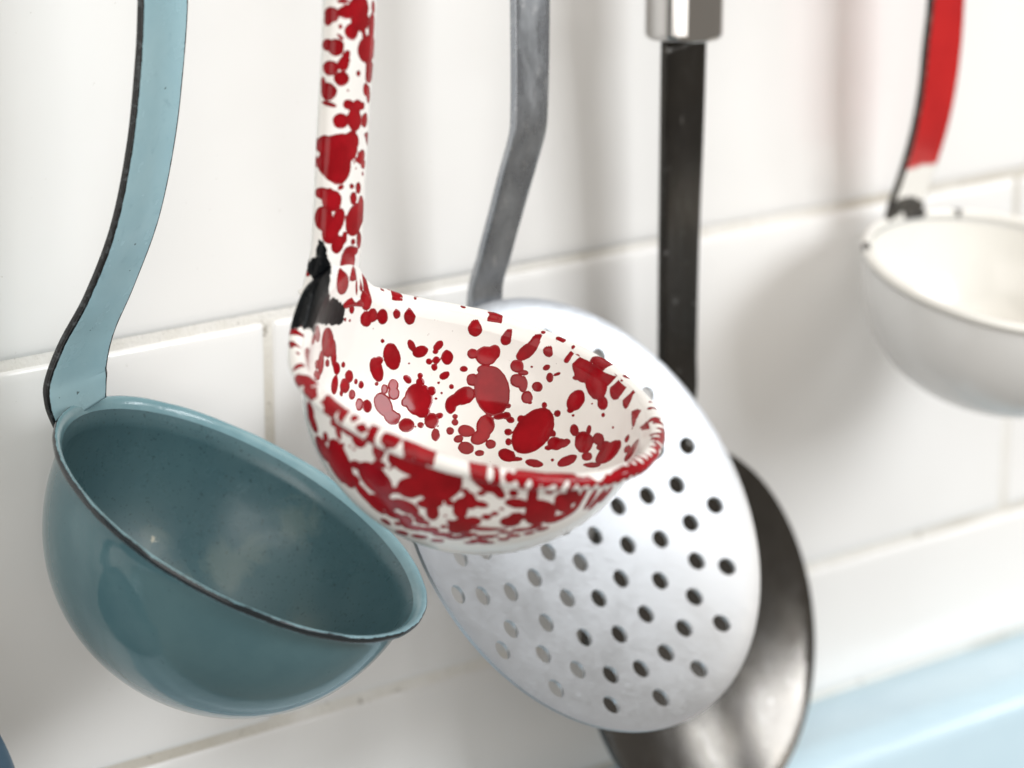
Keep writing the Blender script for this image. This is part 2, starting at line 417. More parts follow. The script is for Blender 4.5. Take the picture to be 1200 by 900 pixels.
# splatter blobs: centre, half axis, half axis in 1/100 mm; I inside, O outside, M rim, H handle, C chipped, N chip left white
BLOBS_RAW = {
 'I': '-2098,-7170,821,-83,31,289,191,-19,57;-2501,-7165,607,-74,37,263,-153,-4,-43;-2418,-7148,790,-111,5,29,-21,-5,-78;-2545,-7228,316,-55,1,5,-4,-11,-42;-1454,-7313,844,-168,53,-28,17,-15,-125;-1632,-7253,991,-65,20,136,67,-17,34;-1082,-7455,939,-81,33,-96,56,-29,-58;-1141,-7436,816,-55,25,11,-11,0,-51;-1291,-7399,620,-59,27,26,-26,0,-61;-1139,-7460,636,-67,36,37,-37,5,-73;-1197,-7462,491,-3,-14,-73,64,-27,2;-928,-7558,675,-8,-19,-156,114,-60,2;-1025,-7589,310,-104,38,-50,23,-32,-72;-942,-7712,80,-50,20,-19,9,-24,-49;-1167,-7564,174,-35,16,1,-5,-9,-32;-1159,-7649,-36,-28,8,-11,6,-14,-26;-653,-7774,424,-68,47,3,-10,-10,-66;-474,-7840,740,13,-25,-109,88,-64,25;-252,-8031,692,-171,155,-8,-10,-22,-206;-117,-8149,778,-10,-7,-158,79,-80,-1;-323,-8031,408,-107,93,-1,-13,-16,-95;-2378,-7270,185,-39,-28,-93,81,-14,-30;-2144,-7277,226,-93,-17,-91,88,-36,-83;-2171,-7326,68,-97,-26,-104,98,-40,-81;-1796,-7313,306,-64,37,78,-61,0,-50;-1511,-7379,351,-35,-2,-48,45,-23,-32;-1665,-7497,-115,-179,-78,-289,258,-128,-125;-1958,-7436,-131,-82,-16,-69,63,-40,-65;-1339,-7548,23,-36,-21,-88,77,-39,-22;-1537,-7410,214,-94,29,-3,-6,-26,-89;-1655,-7624,-367,-170,53,6,-20,-52,-108;-1294,-7633,-134,-32,7,-13,8,-16,-28;-2496,-7375,-110,-107,97,226,-198,-32,-80;-2375,-7504,-373,-180,38,54,-56,-70,-139;-2229,-7518,-378,-69,-15,-41,38,-31,-51;-2099,-7642,-567,-188,13,-23,10,-81,-128;-1784,-7726,-599,-70,5,-20,12,-37,-51;-1907,-7709,-617,-23,-2,-10,8,-12,-17;-1534,-7767,-544,-97,-55,-141,121,-77,-53;-1335,-7793,-463,-72,28,-5,-8,-31,-56;-1563,-7942,-808,-65,-63,-112,78,-44,-20;-1443,-7875,-655,-20,-2,-14,11,-14,-13;-1045,-7958,-499,-54,27,-5,-9,-26,-46;-1095,-8007,-609,-69,29,-13,-5,-38,-58;-1251,-8038,-759,-62,-16,-60,49,-54,-37;-959,-8217,-774,-134,114,30,-65,-48,-107;-1172,-8211,-914,-93,48,-6,-21,-50,-69;-1119,-8399,-1075,-113,119,45,-91,-49,-101;-942,-8631,-1168,-75,60,0,-33,-40,-54;-599,-8415,-686,-120,-70,-197,131,-140,-30;-773,-8456,-886,-195,57,-103,19,-117,-102;-677,-8675,-1011,-51,93,38,-78,-13,-75;-309,-8542,-508,-105,92,-25,-15,-34,-59;-210,-8635,-487,-51,73,15,-42,-14,-72;-183,-8742,-569,-48,68,8,-34,-17,-62;-316,-8810,-790,-36,71,24,-50,-6,-59;-117,-8592,-301,-31,42,7,-21,-8,-44;-277,-8244,-19,-51,-207,-491,281,-235,70;-547,-7919,202,-25,-28,-125,95,-72,-3;-758,-7909,-115,-207,91,-91,26,-93,-151;-1057,-7822,-285,-57,-60,-162,103,-62,-13;-949,-7831,-191,-132,73,-4,-23,-49,-120;314,-8680,826,-126,177,-184,43,-75,-102;168,-8532,500,-88,100,-56,16,-58,-128;226,-8657,367,-67,93,-8,-7,-10,-54;123,-8585,204,-21,-39,-142,91,-111,18;187,-8704,143,-35,-42,-170,58,-80,8;556,-9076,893,-42,-70,-120,75,-81,21;507,-9085,524,-39,66,-45,7,-31,-51;513,-9183,325,-17,-18,-101,35,-73,7;592,-9325,414,-33,68,-34,0,-15,-30;346,-8792,510,-17,24,-10,1,-11,-28;345,-8975,115,-56,104,6,-32,-11,-106;173,-8847,-114,-14,-65,-118,78,-91,40;178,-8935,-215,-24,40,0,-13,-8,-34;330,-9223,-226,-6,-39,-51,33,-41,27;12,-9239,-742,-369,97,-406,73,-358,-152;401,-9549,-354,-18,80,21,-37,8,-64;201,-9646,-732,-4,72,30,-42,18,-49;-41,-8900,-535,10,-69,-52,57,-30,51;-397,-8923,-965,-31,-49,-68,48,-46,11;-555,-9055,-1194,-67,183,63,-109,-8,-93;-471,-9258,-1246,-78,107,-6,-30,-25,-39;126,-9814,-902,-37,188,25,-92,-3,-115;9,-9705,-997,-24,79,5,-37,-9,-46;-307,-9639,-1284,-72,200,13,-66,-20,-65;-83,-9958,-1181,-5,47,8,-26,1,-25;-1710,-7265,620,-22,7,7,-7,-2,-21;-626,-8447,-748,-15,-22,-39,35,-28,3;-427,-7876,1280,-14,-13,179,119,-96,2;-407,-7792,1488,-22,2,-19,14,-17,-18;-163,-8074,1263,-44,28,-5,-8,-21,-44;112,-8288,1259,-138,89,-41,-8,-47,-77;41,-8311,1048,14,-23,123,73,-84,-24;96,-8336,1171,-35,-42,-102,77,-65,1;561,-8835,1140,-68,132,53,-33,0,-42;560,-9085,890,-41,-72,-118,76,-82,24;820,-9519,876,-50,127,23,-59,-8,-81;693,-9501,723,-21,65,-21,2,-17,-54;800,-9880,634,-105,-172,-219,133,-179,76;732,-9785,404,-29,112,-19,-7,-10,-51;808,-10322,393,-35,-199,-300,44,-262,168;730,-10597,29,11,162,29,-41,26,-131;977,-10257,687,-36,171,17,-80,-7,-100;856,-10935,393,-164,-15,-185,18,-222,1;1004,-10628,612,-35,148,-8,-30,-9,-37;631,-9875,-46,-98,128,-190,-2,-163,-108;529,-9817,-259,-23,82,-5,-21,-9,-52;514,-9922,-342,-10,47,2,-16,-2,-33;650,-10700,-191,5,59,9,-17,8,-43;760,-9956,366,-8,39,-7,-4,-6,-27;711,-11349,231,-94,-103,-93,49,-96,57;518,-11813,102,-204,-109,-168,24,-120,48;878,-11360,407,1,65,-1,-24,0,-26;229,-12487,56,-134,-270,1,117,-57,114;536,-11129,-346,-6,-40,2,10,-1,21;839,-11152,363,6,28,7,-13,7,-14;694,-10294,-48,-3,26,-1,-6,-1,-19;-650,-7776,425,-67,46,3,-9,-10,-63;157,-9859,-880,-76,244,-8,-63,-23,-87;238,-10034,-830,-16,97,6,-41,-3,-56;404,-10085,-600,-38,-99,-90,48,-72,59;338,-10465,-768,64,260,110,-110,92,-154;422,-10823,-632,33,180,34,-62,32,-106;486,-10444,-529,-51,-43,-94,15,-63,21;179,-10740,-981,13,160,5,-60,7,-74;344,-11052,-712,-19,189,-74,-56,-35,-76;246,-11344,-767,-66,323,-217,-140,-130,-152;312,-11809,-386,-24,-99,37,45,16,74;143,-11996,-529,-51,-134,33,48,1,79;-13,-12319,-463,19,235,-239,-130,-98,-106;24,-10307,-1140,-113,179,-97,-65,-85,-81;-297,-9627,-1270,-74,190,9,-45,-15,-46;68,-11024,-1078,-3,266,-52,-42,-10,-46;651,-10705,-189,6,61,7,-17,7,-43;-83,-9958,-1181,-5,47,8,-26,1,-25;538,-11130,-342,-10,-38,-8,10,-8,24;375,-11890,-165,-14,-36,6,7,0,17;699,-10306,-37,-3,29,-1,-7,-1,-21;-4079,-7600,1536,-210,-160,319,177,60,147;-3838,-7458,1325,-78,-65,227,115,40,51;-4648,-8038,1891,-177,-187,195,73,34,99;-4927,-8267,1859,-162,-174,97,42,14,96;-5280,-8590,2083,-53,-59,-159,80,27,-36;-5484,-8827,1713,-100,-174,-246,120,59,-91;-4296,-7661,1157,-43,-54,258,133,74,38;-4480,-7781,1177,-132,-99,73,33,14,79;-4016,-7504,1067,-83,-45,65,41,13,61;-3786,-7414,1147,-44,-45,243,98,36,25;-3667,-7347,868,-89,-37,120,88,28,73;-3436,-7275,887,-47,-16,59,44,11,38;-3765,-7399,546,-96,-72,-169,102,24,-68;-3271,-7241,609,-87,-6,103,-95,-30,-82;-3439,-7314,453,-143,-54,-63,65,-14,-137;-3271,-7331,235,-101,-34,-38,40,-18,-88;-3092,-7235,467,-38,-16,-43,43,-1,-37;-3586,-7389,331,-42,-27,-47,42,3,-39;-3121,-7379,10,-88,-53,-96,85,-12,-71;-2922,-7378,-62,-125,-42,-66,64,-33,-101;-2963,-7239,373,-65,-21,-48,48,-9,-61;-4484,-7763,943,-172,-124,96,35,19,86;-2324,-7149,1188,-25,-1,46,38,-3,20;-1709,-7290,1631,-59,-21,175,120,-39,36;-2016,-7249,1733,-56,-15,106,77,-21,38;-2363,-7215,1721,-84,-31,171,119,-15,56;-1328,-7320,1767,-79,27,30,-23,-14,-48;-2813,-7242,1750,-140,-47,152,109,-5,99;-2635,-7235,1801,-94,-36,149,105,-6,64;-2892,-7353,2192,-120,-80,242,142,1,71;-2969,-7366,2624,-158,-82,133,-53,-56,-97;-2304,-7149,1182,-25,-1,38,32,-3,20;-3817,-7783,2768,-203,-166,255,150,25,136;-3365,-7603,2904,-167,-129,-97,80,26,-171;-3308,-7415,2069,-73,-47,109,66,8,48;-3494,-7432,1883,-46,-25,45,29,3,31;-3323,-7366,1823,-30,-16,34,22,2,21;-3104,-7476,2505,-39,-34,92,44,4,20;-3255,-7515,2516,-49,-65,187,31,5,10;-3821,-9726,-1909,-4,-88,-23,74,4,-30;-2760,-9057,-1909,190,-38,-32,35,123,61;-4895,-8992,-788,-54,-30,38,0,-53,-42;-2791,-9404,-2063,-51,-32,-9,25,-36,-16;-5541,-11946,34,43,-24,-91,-26,83,-34;-4574,-11200,-1556,-55,113,17,-80,-49,68;-5285,-11661,-687,70,-189,3,86,30,-139;-5044,-8415,137,149,28,-281,143,211,97;-2379,-9146,-1953,8,122,59,-92,7,-3;-4871,-8464,-262,69,26,-68,19,46,36;-2368,-9639,-2141,7,183,53,-146,8,-8;-1567,-9468,-1930,-73,75,4,-49,-46,-33;-2814,-9581,-2124,73,90,23,-64,47,20;-1150,-10309,-1963,66,-457,-15,327,43,147;-1814,-12141,-1836,83,126,-42,-92,46,-44;-2890,-9704,-2152,148,210,39,-203,133,56;-5757,-9434,503,-18,-54,-9,10,4,-44;-3076,-9573,-2087,-62,-33,0,24,-45,-19;-2474,-13016,-1325,-129,21,-23,-29,-89,84;-4462,-8466,-754,177,347,202,-204,-6,188;-5710,-9183,1093,-25,-55,-17,4,10,-38;-5275,-8490,1120,34,39,12,-6,-10,49;-4080,-7665,121,49,23,-7,-1,14,37;-3649,-7923,-711,46,-35,-73,73,47,23;-2442,-13399,-889,-129,16,-30,-25,-56,76;-2820,-9448,-2078,39,45,13,-41,31,15;-1836,-9375,-1970,21,-49,-14,32,10,12;-2395,-9480,-2092,50,0,3,-1,37,13;-684,-12776,-799,-117,6,-120,-64,-104,57;-2899,-11941,-1986,-48,6,3,-4,-41,17;-3041,-13040,-1253,109,-2,-20,-8,51,-49;-3041,-9730,-2138,-42,-89,-16,86,-36,-23;-4701,-12307,-954,-33,-6,37,19,-37,10;-4200,-13224,-389,-40,27,-5,-10,-10,29;-2694,-9172,-1969,55,143,65,-146,44,27;-5902,-10736,266,-13,37,46,-5,-31,23;-2851,-10423,-2259,298,-171,-33,152,266,-4;-5569,-9356,-15,-49,-139,-21,35,1,-85;-3708,-9169,-1740,108,21,-34,-3,90,46;-2328,-8297,-1381,20,45,42,-57,16,10;-2659,-9821,-2194,-59,161,37,-153,-54,-8;-2063,-9373,-2015,60,-165,-54,126,35,34;-2983,-9168,-1941,43,110,46,-108,29,30;-5580,-9685,-252,-24,-51,17,10,-15,-30;-2859,-9636,-2136,108,77,13,-70,92,33;-5391,-12006,-254,-54,-11,121,50,-113,12;-3463,-10591,-2148,16,-121,-4,114,16,-32;-1709,-10090,-2130,-35,-49,-17,46,-35,7;-1605,-8625,-1490,50,84,79,-71,39,4;-2154,-10358,-2243,86,-279,-7,207,63,29',
 'O': '-5921,-9471,836,-68,-218,-39,-21,-24,172;-6087,-10585,747,18,-15,-249,0,104,-6;-6093,-10500,849,-5,-157,60,3,-33,-87;-6023,-11189,689,-17,165,-190,37,-140,-126;-6068,-10938,793,-31,272,13,-7,-7,141;-5896,-11608,502,-6,-79,209,47,-129,-47;-6012,-10084,444,-34,-90,110,1,-78,-63;-6039,-10653,407,-9,-76,52,9,-30,-43;-6014,-10997,408,-3,55,-20,-6,10,27;-6034,-10885,446,-1,49,-21,6,-11,-26;-5915,-10402,-24,-184,-61,505,-4,-374,-46;-5932,-10932,60,1,164,-53,-33,31,95;-5781,-11324,-178,-176,276,276,-41,-284,258;-5846,-11569,200,-49,147,18,-18,-16,87;-5755,-11821,188,-5,36,-34,-16,22,25;-5761,-11767,138,-4,33,-31,-14,19,22;-5497,-12068,-220,-63,288,-182,-130,90,187;-5592,-11728,-332,-42,179,-51,-39,11,71;-5253,-12581,-50,-176,391,-293,-244,142,336;-5572,-12259,292,-282,447,123,-15,-78,251;-5698,-12057,389,-120,282,-86,-53,35,189;-5202,-12272,-548,-119,250,-58,-74,-7,121;-5085,-12214,-765,-68,-138,203,86,-93,-34;-5914,-9520,624,-59,-252,-144,-54,-87,174;-5854,-9749,99,-125,-313,135,49,-127,-249;-5805,-10062,-204,-155,39,366,-46,-246,7;-5738,-10383,-425,-57,-203,84,72,-83,-152;-5625,-10801,-632,-181,129,284,-28,-179,64;-5449,-10914,-882,-129,115,161,-39,-148,74;-5514,-11282,-701,11,-287,83,137,-51,-194;-5371,-11749,-699,-141,237,69,-79,-99,178;-5166,-11484,-1085,-77,-199,159,87,-87,-66;-5163,-11853,-916,-75,118,25,-47,-49,85;-4807,-12716,-621,-89,-129,266,110,-105,-15;-4771,-12942,-357,-33,-55,140,87,-75,-9;-4709,-12925,-472,-44,-67,160,98,-84,-8;-4554,-13035,-509,-124,74,42,-3,-47,75;-4614,-12447,-1085,30,246,-221,-167,91,78;-4512,-12715,-941,-76,151,-78,-111,-2,103;-4800,-12374,-964,-8,-56,54,45,-29,-23;-4198,-12753,-1156,-224,168,6,-24,-34,48;-4917,-12399,-814,-9,-29,36,23,-20,-10;-4889,-13140,243,-75,119,-77,-90,19,118;-4661,-13216,15,-269,86,246,56,-104,97;-4374,-13325,-219,-129,7,173,64,-63,50;-3974,-13405,-518,-236,80,69,10,-67,112;-3737,-13576,-389,-74,-129,341,103,-43,6;-3421,-13461,-787,-325,-70,257,160,-154,161;-3467,-13365,-904,-254,-58,191,118,-127,118;-3429,-13717,-298,-114,10,54,30,-36,69;-3007,-13632,-659,-223,-105,242,130,-70,90;-2852,-13727,-513,-141,-85,203,121,-43,66;-2595,-13660,-666,-29,168,-297,-97,-3,8;-2280,-13604,-743,-22,147,-246,-100,-10,3;-2036,-13530,-810,-110,137,-239,-115,-39,30;-1797,-13511,-758,-116,78,-176,-111,-58,47;-4780,-12902,-407,-42,-64,160,82,-74,-8;-4580,-13016,-505,-121,87,21,-15,-42,82;-4196,-13213,-628,-51,22,15,0,-25,38;-3907,-13124,-968,-197,26,96,40,-120,116;-4569,-12540,-1049,-93,-156,215,136,-114,-24;-4522,-12739,-907,-99,114,-21,-66,-39,101;-4161,-12816,-1124,-312,186,40,-14,-31,39;-4149,-12544,-1359,-93,77,1,-37,-45,57;-4327,-12372,-1364,-43,69,-17,-44,-17,42;-3950,-12717,-1341,-91,46,12,-16,-43,43;-5308,-11294,-981,-31,222,-28,-92,1,113;-4994,-11513,-1255,-67,274,-30,-88,-12,90;-4863,-11841,-1242,-56,208,-48,-89,-5,85;-4655,-11981,-1352,-106,198,-17,-71,-32,74;-5061,-11845,-1039,-48,148,-27,-67,-7,79;-5596,-11045,-640,-37,-121,87,45,-57,-60;-5306,-12343,-293,-36,110,-67,-58,28,77;-4867,-12940,-200,-41,55,-29,-36,3,59;-4992,-12615,-489,-57,8,77,37,-73,35;-5813,-10769,-281,-26,-107,67,38,-57,-77;-4361,-12955,-820,-87,39,33,0,-60,72;-4263,-13091,-739,-71,28,28,4,-46,56;-3841,-13249,-855,-160,9,91,48,-92,92;-3836,-12888,-1253,-154,64,20,-12,-44,47;-3589,-13053,-1212,-179,65,11,-16,-52,60;-3345,-13172,-1182,-163,78,-29,-39,-54,71;-2962,-13384,-1037,-243,66,-38,-38,-77,105;-2709,-13494,-924,-139,89,-115,-93,-48,75;-4629,-13126,-249,-68,54,2,-15,-22,66;-4106,-13459,-275,-91,28,46,23,-44,72;-4828,-10926,-1535,64,246,-79,-84,43,65;-4735,-11370,-1526,-9,230,-55,-87,12,66;-4540,-11683,-1571,-22,171,-48,-81,5,55;-4462,-12138,-1414,-94,176,-33,-69,-25,64;-4355,-12432,-1303,-107,126,-13,-52,-37,64;-4984,-11933,-1074,-11,-69,50,37,-25,-25;-5117,-10795,-1283,-63,-155,74,74,-65,-71;-5114,-11167,-1233,-31,-106,55,47,-35,-41;-4091,-12413,-1484,-141,124,-2,-49,-55,63;-4026,-12637,-1362,-102,48,21,-19,-68,63;-4792,-12182,-1113,-11,-69,57,47,-29,-26;-3726,-12706,-1460,-122,36,26,-7,-59,49;-3607,-12872,-1374,-140,54,10,-18,-58,58;-3338,-13014,-1343,-122,37,3,-14,-53,54;-3109,-13151,-1271,-140,38,-7,-19,-57,63;-3933,-12438,-1552,-132,93,6,-33,-50,49;-4154,-12240,-1555,-94,113,-11,-49,-36,49;-762,-12744,-1070,-14,43,-53,46,28,10;-2488,-9483,-2214,2,-64,-21,-52,-1,-2;-3678,-9750,-2092,366,67,-116,20,-224,-65;-3920,-7377,430,231,164,271,220,42,-213;-1943,-9498,-2155,0,64,21,45,-3,8;-5052,-8136,480,-58,-14,157,98,113,47;-3784,-7296,1102,-11,-26,209,126,47,12;809,-9885,179,-5,-42,-53,-14,35,-27;-2011,-10061,-2301,-216,-104,-51,-100,201,13;858,-9933,360,3,-74,-56,-15,35,-47;-3095,-9668,-2228,31,-50,-19,-36,-22,0;-2862,-9226,-2103,-174,-65,-11,-41,103,49;-2977,-7202,1938,165,40,-47,-48,24,-148;-935,-12324,-1512,85,-57,85,-66,-81,11;-4236,-8624,-1247,-50,-37,5,-22,36,44;-2936,-9789,-2281,43,202,40,150,-27,-24;-2145,-7060,866,63,-7,2,1,-2,-41;-4717,-8140,-236,5,-60,-107,-75,-50,25;-890,-8905,-1476,152,-42,66,0,-95,-60;-3431,-9941,-2213,44,-27,-17,-22,-35,0;-2206,-10845,-2353,-63,205,-22,127,40,10;623,-10959,-451,-28,-41,-47,-8,34,-25;-343,-11006,-1601,45,120,18,66,-33,55;895,-10372,294,14,8,56,5,-46,6;-3189,-10292,-2314,116,-55,-26,-41,-87,2;-3898,-10116,-2078,106,155,-23,113,-87,-61;-2491,-8885,-1945,-138,88,46,79,94,56;-2532,-7433,-465,11,-29,-54,-46,-4,-8;-2358,-10052,-2341,30,-146,-19,-96,-18,-9;-2385,-11310,-2301,-23,67,-15,59,20,-1;-1399,-9365,-1954,-27,112,34,86,10,36;-2236,-10075,-2333,-114,-16,-14,-15,93,11;-4073,-8806,-1485,-105,-81,6,-44,62,67;-2458,-10315,-2373,-35,200,12,149,25,7;-3396,-7161,638,26,-9,-119,-112,-31,-23;-5271,-8362,1369,18,26,-37,-19,-18,-22;-3496,-10260,-2238,-4,-64,-4,-48,2,14;-4514,-7902,-98,136,15,-169,-97,-115,-88;-4195,-7460,805,293,156,-65,-39,-17,-217;-5198,-8312,1527,-69,-109,180,129,111,117;-2898,-10248,-2353,-82,-124,-2,-107,70,16;-4214,-7522,416,-125,-100,-126,-130,-31,153;522,-10306,-650,-35,13,-55,2,49,11;-3391,-9223,-2001,-100,23,38,22,60,21;-1233,-9804,-2029,-57,-246,-84,-209,72,-68;-2759,-9718,-2279,-88,-127,-26,-121,78,26;-2856,-7181,165,-49,2,22,16,12,34;-3722,-8098,-1060,17,-40,-52,-44,-20,1;-932,-8765,-1409,5,43,33,36,-13,12;-2067,-8371,-1551,-86,-150,-138,-161,68,27;-3126,-9469,-2161,-129,-157,-30,-120,88,53;-678,-10435,-1848,-24,-57,-18,-40,24,-22;-2215,-9082,-2028,-4,65,31,51,0,6;-2550,-8104,-1355,-63,-21,-20,-27,41,40;-2665,-10136,-2357,22,-94,-11,-77,-18,0;-2876,-9604,-2241,302,-290,-117,-277,-268,-50;-668,-11028,-1821,156,-81,105,-60,-139,-18;-3166,-8909,-1897,199,134,34,97,-121,-89;-1665,-10184,-2243,146,-483,-18,-387,-112,-116;-4089,-8697,-1399,77,-48,-81,-49,-57,-13;-2785,-9102,-2052,79,142,63,96,-41,-27;-3375,-9452,-2097,-49,-51,-5,-43,39,26;-2535,-7155,204,-109,-8,-29,-25,26,87;-3067,-7103,1214,54,12,-17,-11,1,-35;-2764,-9486,-2212,-71,-72,-20,-68,60,24;867,-10636,155,-13,18,-57,4,42,12;-3004,-9471,-2182,-11,-163,-55,-166,3,25;-1359,-9254,-1892,-22,123,45,80,3,32;-2697,-9749,-2290,-101,0,3,0,74,17;-4817,-7903,1147,-311,-260,25,37,-10,358;-3104,-9496,-2174,-43,-81,-19,-62,28,21;-2940,-9823,-2288,-59,-34,0,-25,43,12;-2100,-8784,-1850,1,-108,-66,-83,5,-10;-426,-9988,-1619,27,-55,8,-29,-18,-25;-1001,-10678,-2025,-24,42,-12,30,21,14;32,-11171,-1238,90,-56,106,-53,-134,-25;-2875,-9603,-2240,-141,267,94,170,87,8;-2025,-9918,-2279,60,29,15,31,-60,-6;198,-11937,-694,92,-169,265,-160,-216,-81;-2743,-9622,-2255,-110,44,18,44,98,26;-2512,-10502,-2382,-18,329,4,287,15,4;-2661,-8735,-1854,84,112,68,113,-59,-41;-2436,-9242,-2120,34,-48,-19,-34,-20,-10;-3493,-7996,-1052,46,16,-1,8,-23,-29;-907,-13248,-566,-19,-37,42,-46,-11,-30;-3242,-8808,-1820,138,151,60,130,-86,-84;-1118,-12577,-1442,24,81,-47,65,1,34;-2744,-9749,-2288,-85,74,21,67,73,14;-3641,-9758,-2107,-187,46,78,50,165,24;-1687,-8786,-1758,35,-98,-51,-96,-15,-38;-4126,-10199,-1982,-28,-66,6,-50,24,28;-1674,-10540,-2268,68,54,18,35,-47,8;-3142,-9069,-1988,321,107,-10,65,-208,-118;-4029,-9461,-1849,46,38,-9,27,-40,-29;-2697,-9459,-2205,-45,54,20,56,42,13;-4812,-8217,-220,47,25,-31,-7,-25,-30;-2985,-10459,-2355,-41,122,8,120,41,-14;-4377,-9675,-1726,39,58,-6,36,-28,-32;-3668,-10342,-2190,8,-133,-12,-101,-9,34;-3136,-9425,-2143,-113,-9,19,-1,90,33;113,-9670,-1024,32,-32,23,-12,-32,-27;-3381,-9384,-2071,-11,-51,-17,-34,4,11;-328,-11492,-1481,-51,-6,-39,4,53,-14;-4144,-9862,-1912,71,208,12,110,-34,-66;-4706,-7951,118,82,3,-151,-83,-87,-47;-2429,-7535,-638,-24,24,38,32,8,15;-780,-10610,-1912,-113,163,-63,140,127,78;-3537,-9536,-2078,140,136,0,117,-121,-78;-2206,-10845,-2353,-67,5,-7,5,60,-4;-2949,-9666,-2250,38,151,35,117,-24,-21;-3267,-10960,-2285,-111,42,19,28,80,-15;-1021,-11240,-1976,11,148,-23,102,0,48;-3612,-9713,-2106,-68,88,47,57,48,-7;205,-10852,-1099,-64,149,-91,78,85,84;-2215,-11252,-2301,-122,-86,5,-66,92,-23;-3330,-8817,-1803,34,42,17,36,-20,-22;-2178,-7462,-480,38,-18,-24,-28,-15,-33;-2439,-8634,-1787,-45,28,17,25,28,20;-3210,-9488,-2150,-239,216,126,179,184,24;-2479,-9417,-2190,64,32,14,26,-47,-16;-4082,-8500,-1246,-87,29,79,62,88,37;-2121,-8894,-1918,-464,-127,-141,-161,379,189;-3189,-7107,889,67,14,-2,-1,1,-44;-257,-9405,-1283,25,-83,-17,-46,-5,-44;-4996,-8412,-230,-46,-16,53,25,54,39;-3034,-9300,-2113,-46,-224,-85,-172,22,36;-4468,-9014,-1359,206,260,7,126,-95,-153;-2469,-9366,-2171,253,-8,7,-3,-149,-57;-3033,-9815,-2274,13,48,8,47,-11,-9;-3163,-7109,668,62,17,69,68,6,-62;-686,-10720,-1857,6,-64,6,-47,-7,-28;-4294,-7829,-244,51,60,52,40,2,-42;-3084,-7139,1486,-46,-3,-45,-39,-14,41;-2884,-11124,-2322,186,-1,-18,1,-182,28;-1803,-9324,-2061,66,77,47,65,-53,-5;-83,-10746,-1406,156,-14,145,-14,-192,-4;-2512,-10383,-2378,-65,115,4,80,45,3;-2088,-7619,-721,176,-147,-183,-192,-61,-136;-2133,-9446,-2170,59,28,18,26,-47,-13;-3679,-9415,-1985,58,39,-7,23,-39,-24;-3698,-9288,-1926,102,87,-2,56,-67,-51;-508,-13000,-499,-56,-24,-38,14,41,-47;639,-11511,-143,19,-50,94,-31,-69,-30;-666,-11604,-1687,-20,194,-77,125,39,66;-3304,-9667,-2184,-116,0,29,7,105,27;-2892,-7069,689,-56,-2,39,28,6,41;-4019,-9979,-2000,-51,-19,21,-9,38,12;-2809,-9715,-2276,-121,39,18,26,74,16;-2638,-9292,-2144,41,35,14,27,-27,-12;-161,-11210,-1415,-31,-162,8,-117,17,-108;-3197,-9175,-2028,150,-313,-177,-299,-142,-1;-4640,-8153,-362,151,177,74,127,-24,-201;-3784,-7296,1102,-68,-37,108,102,31,74;-3730,-7999,-942,94,3,-48,-29,-65,-62;-3120,-8794,-1838,-305,1,61,27,216,129;-2960,-7329,-198,297,-107,-329,-217,-100,-163;-2905,-8512,-1681,-176,-243,-159,-241,104,108;-4100,-8174,-911,17,-73,-94,-72,-34,13;-2513,-8741,-1859,-224,-327,-210,-386,192,114;-2856,-7069,1209,-127,-14,-17,-13,-11,111;-3058,-9483,-2178,63,-98,-44,-78,-49,-4;-938,-11715,-1806,42,-112,62,-76,-42,-25;-454,-11267,-1637,-58,10,-44,10,46,-3;-3245,-9485,-2142,51,-2,-12,-4,-34,-11;-4511,-7874,2154,102,168,-354,-289,-160,-159;-2371,-7666,-834,56,-17,-20,-17,-20,-29;-3595,-9487,-2042,-106,58,57,70,113,15;-2405,-9684,-2269,60,32,12,24,-43,-10;401,-11873,-393,-54,-170,43,-58,-10,-109;-3213,-9495,-2152,213,0,-46,-10,-141,-46',
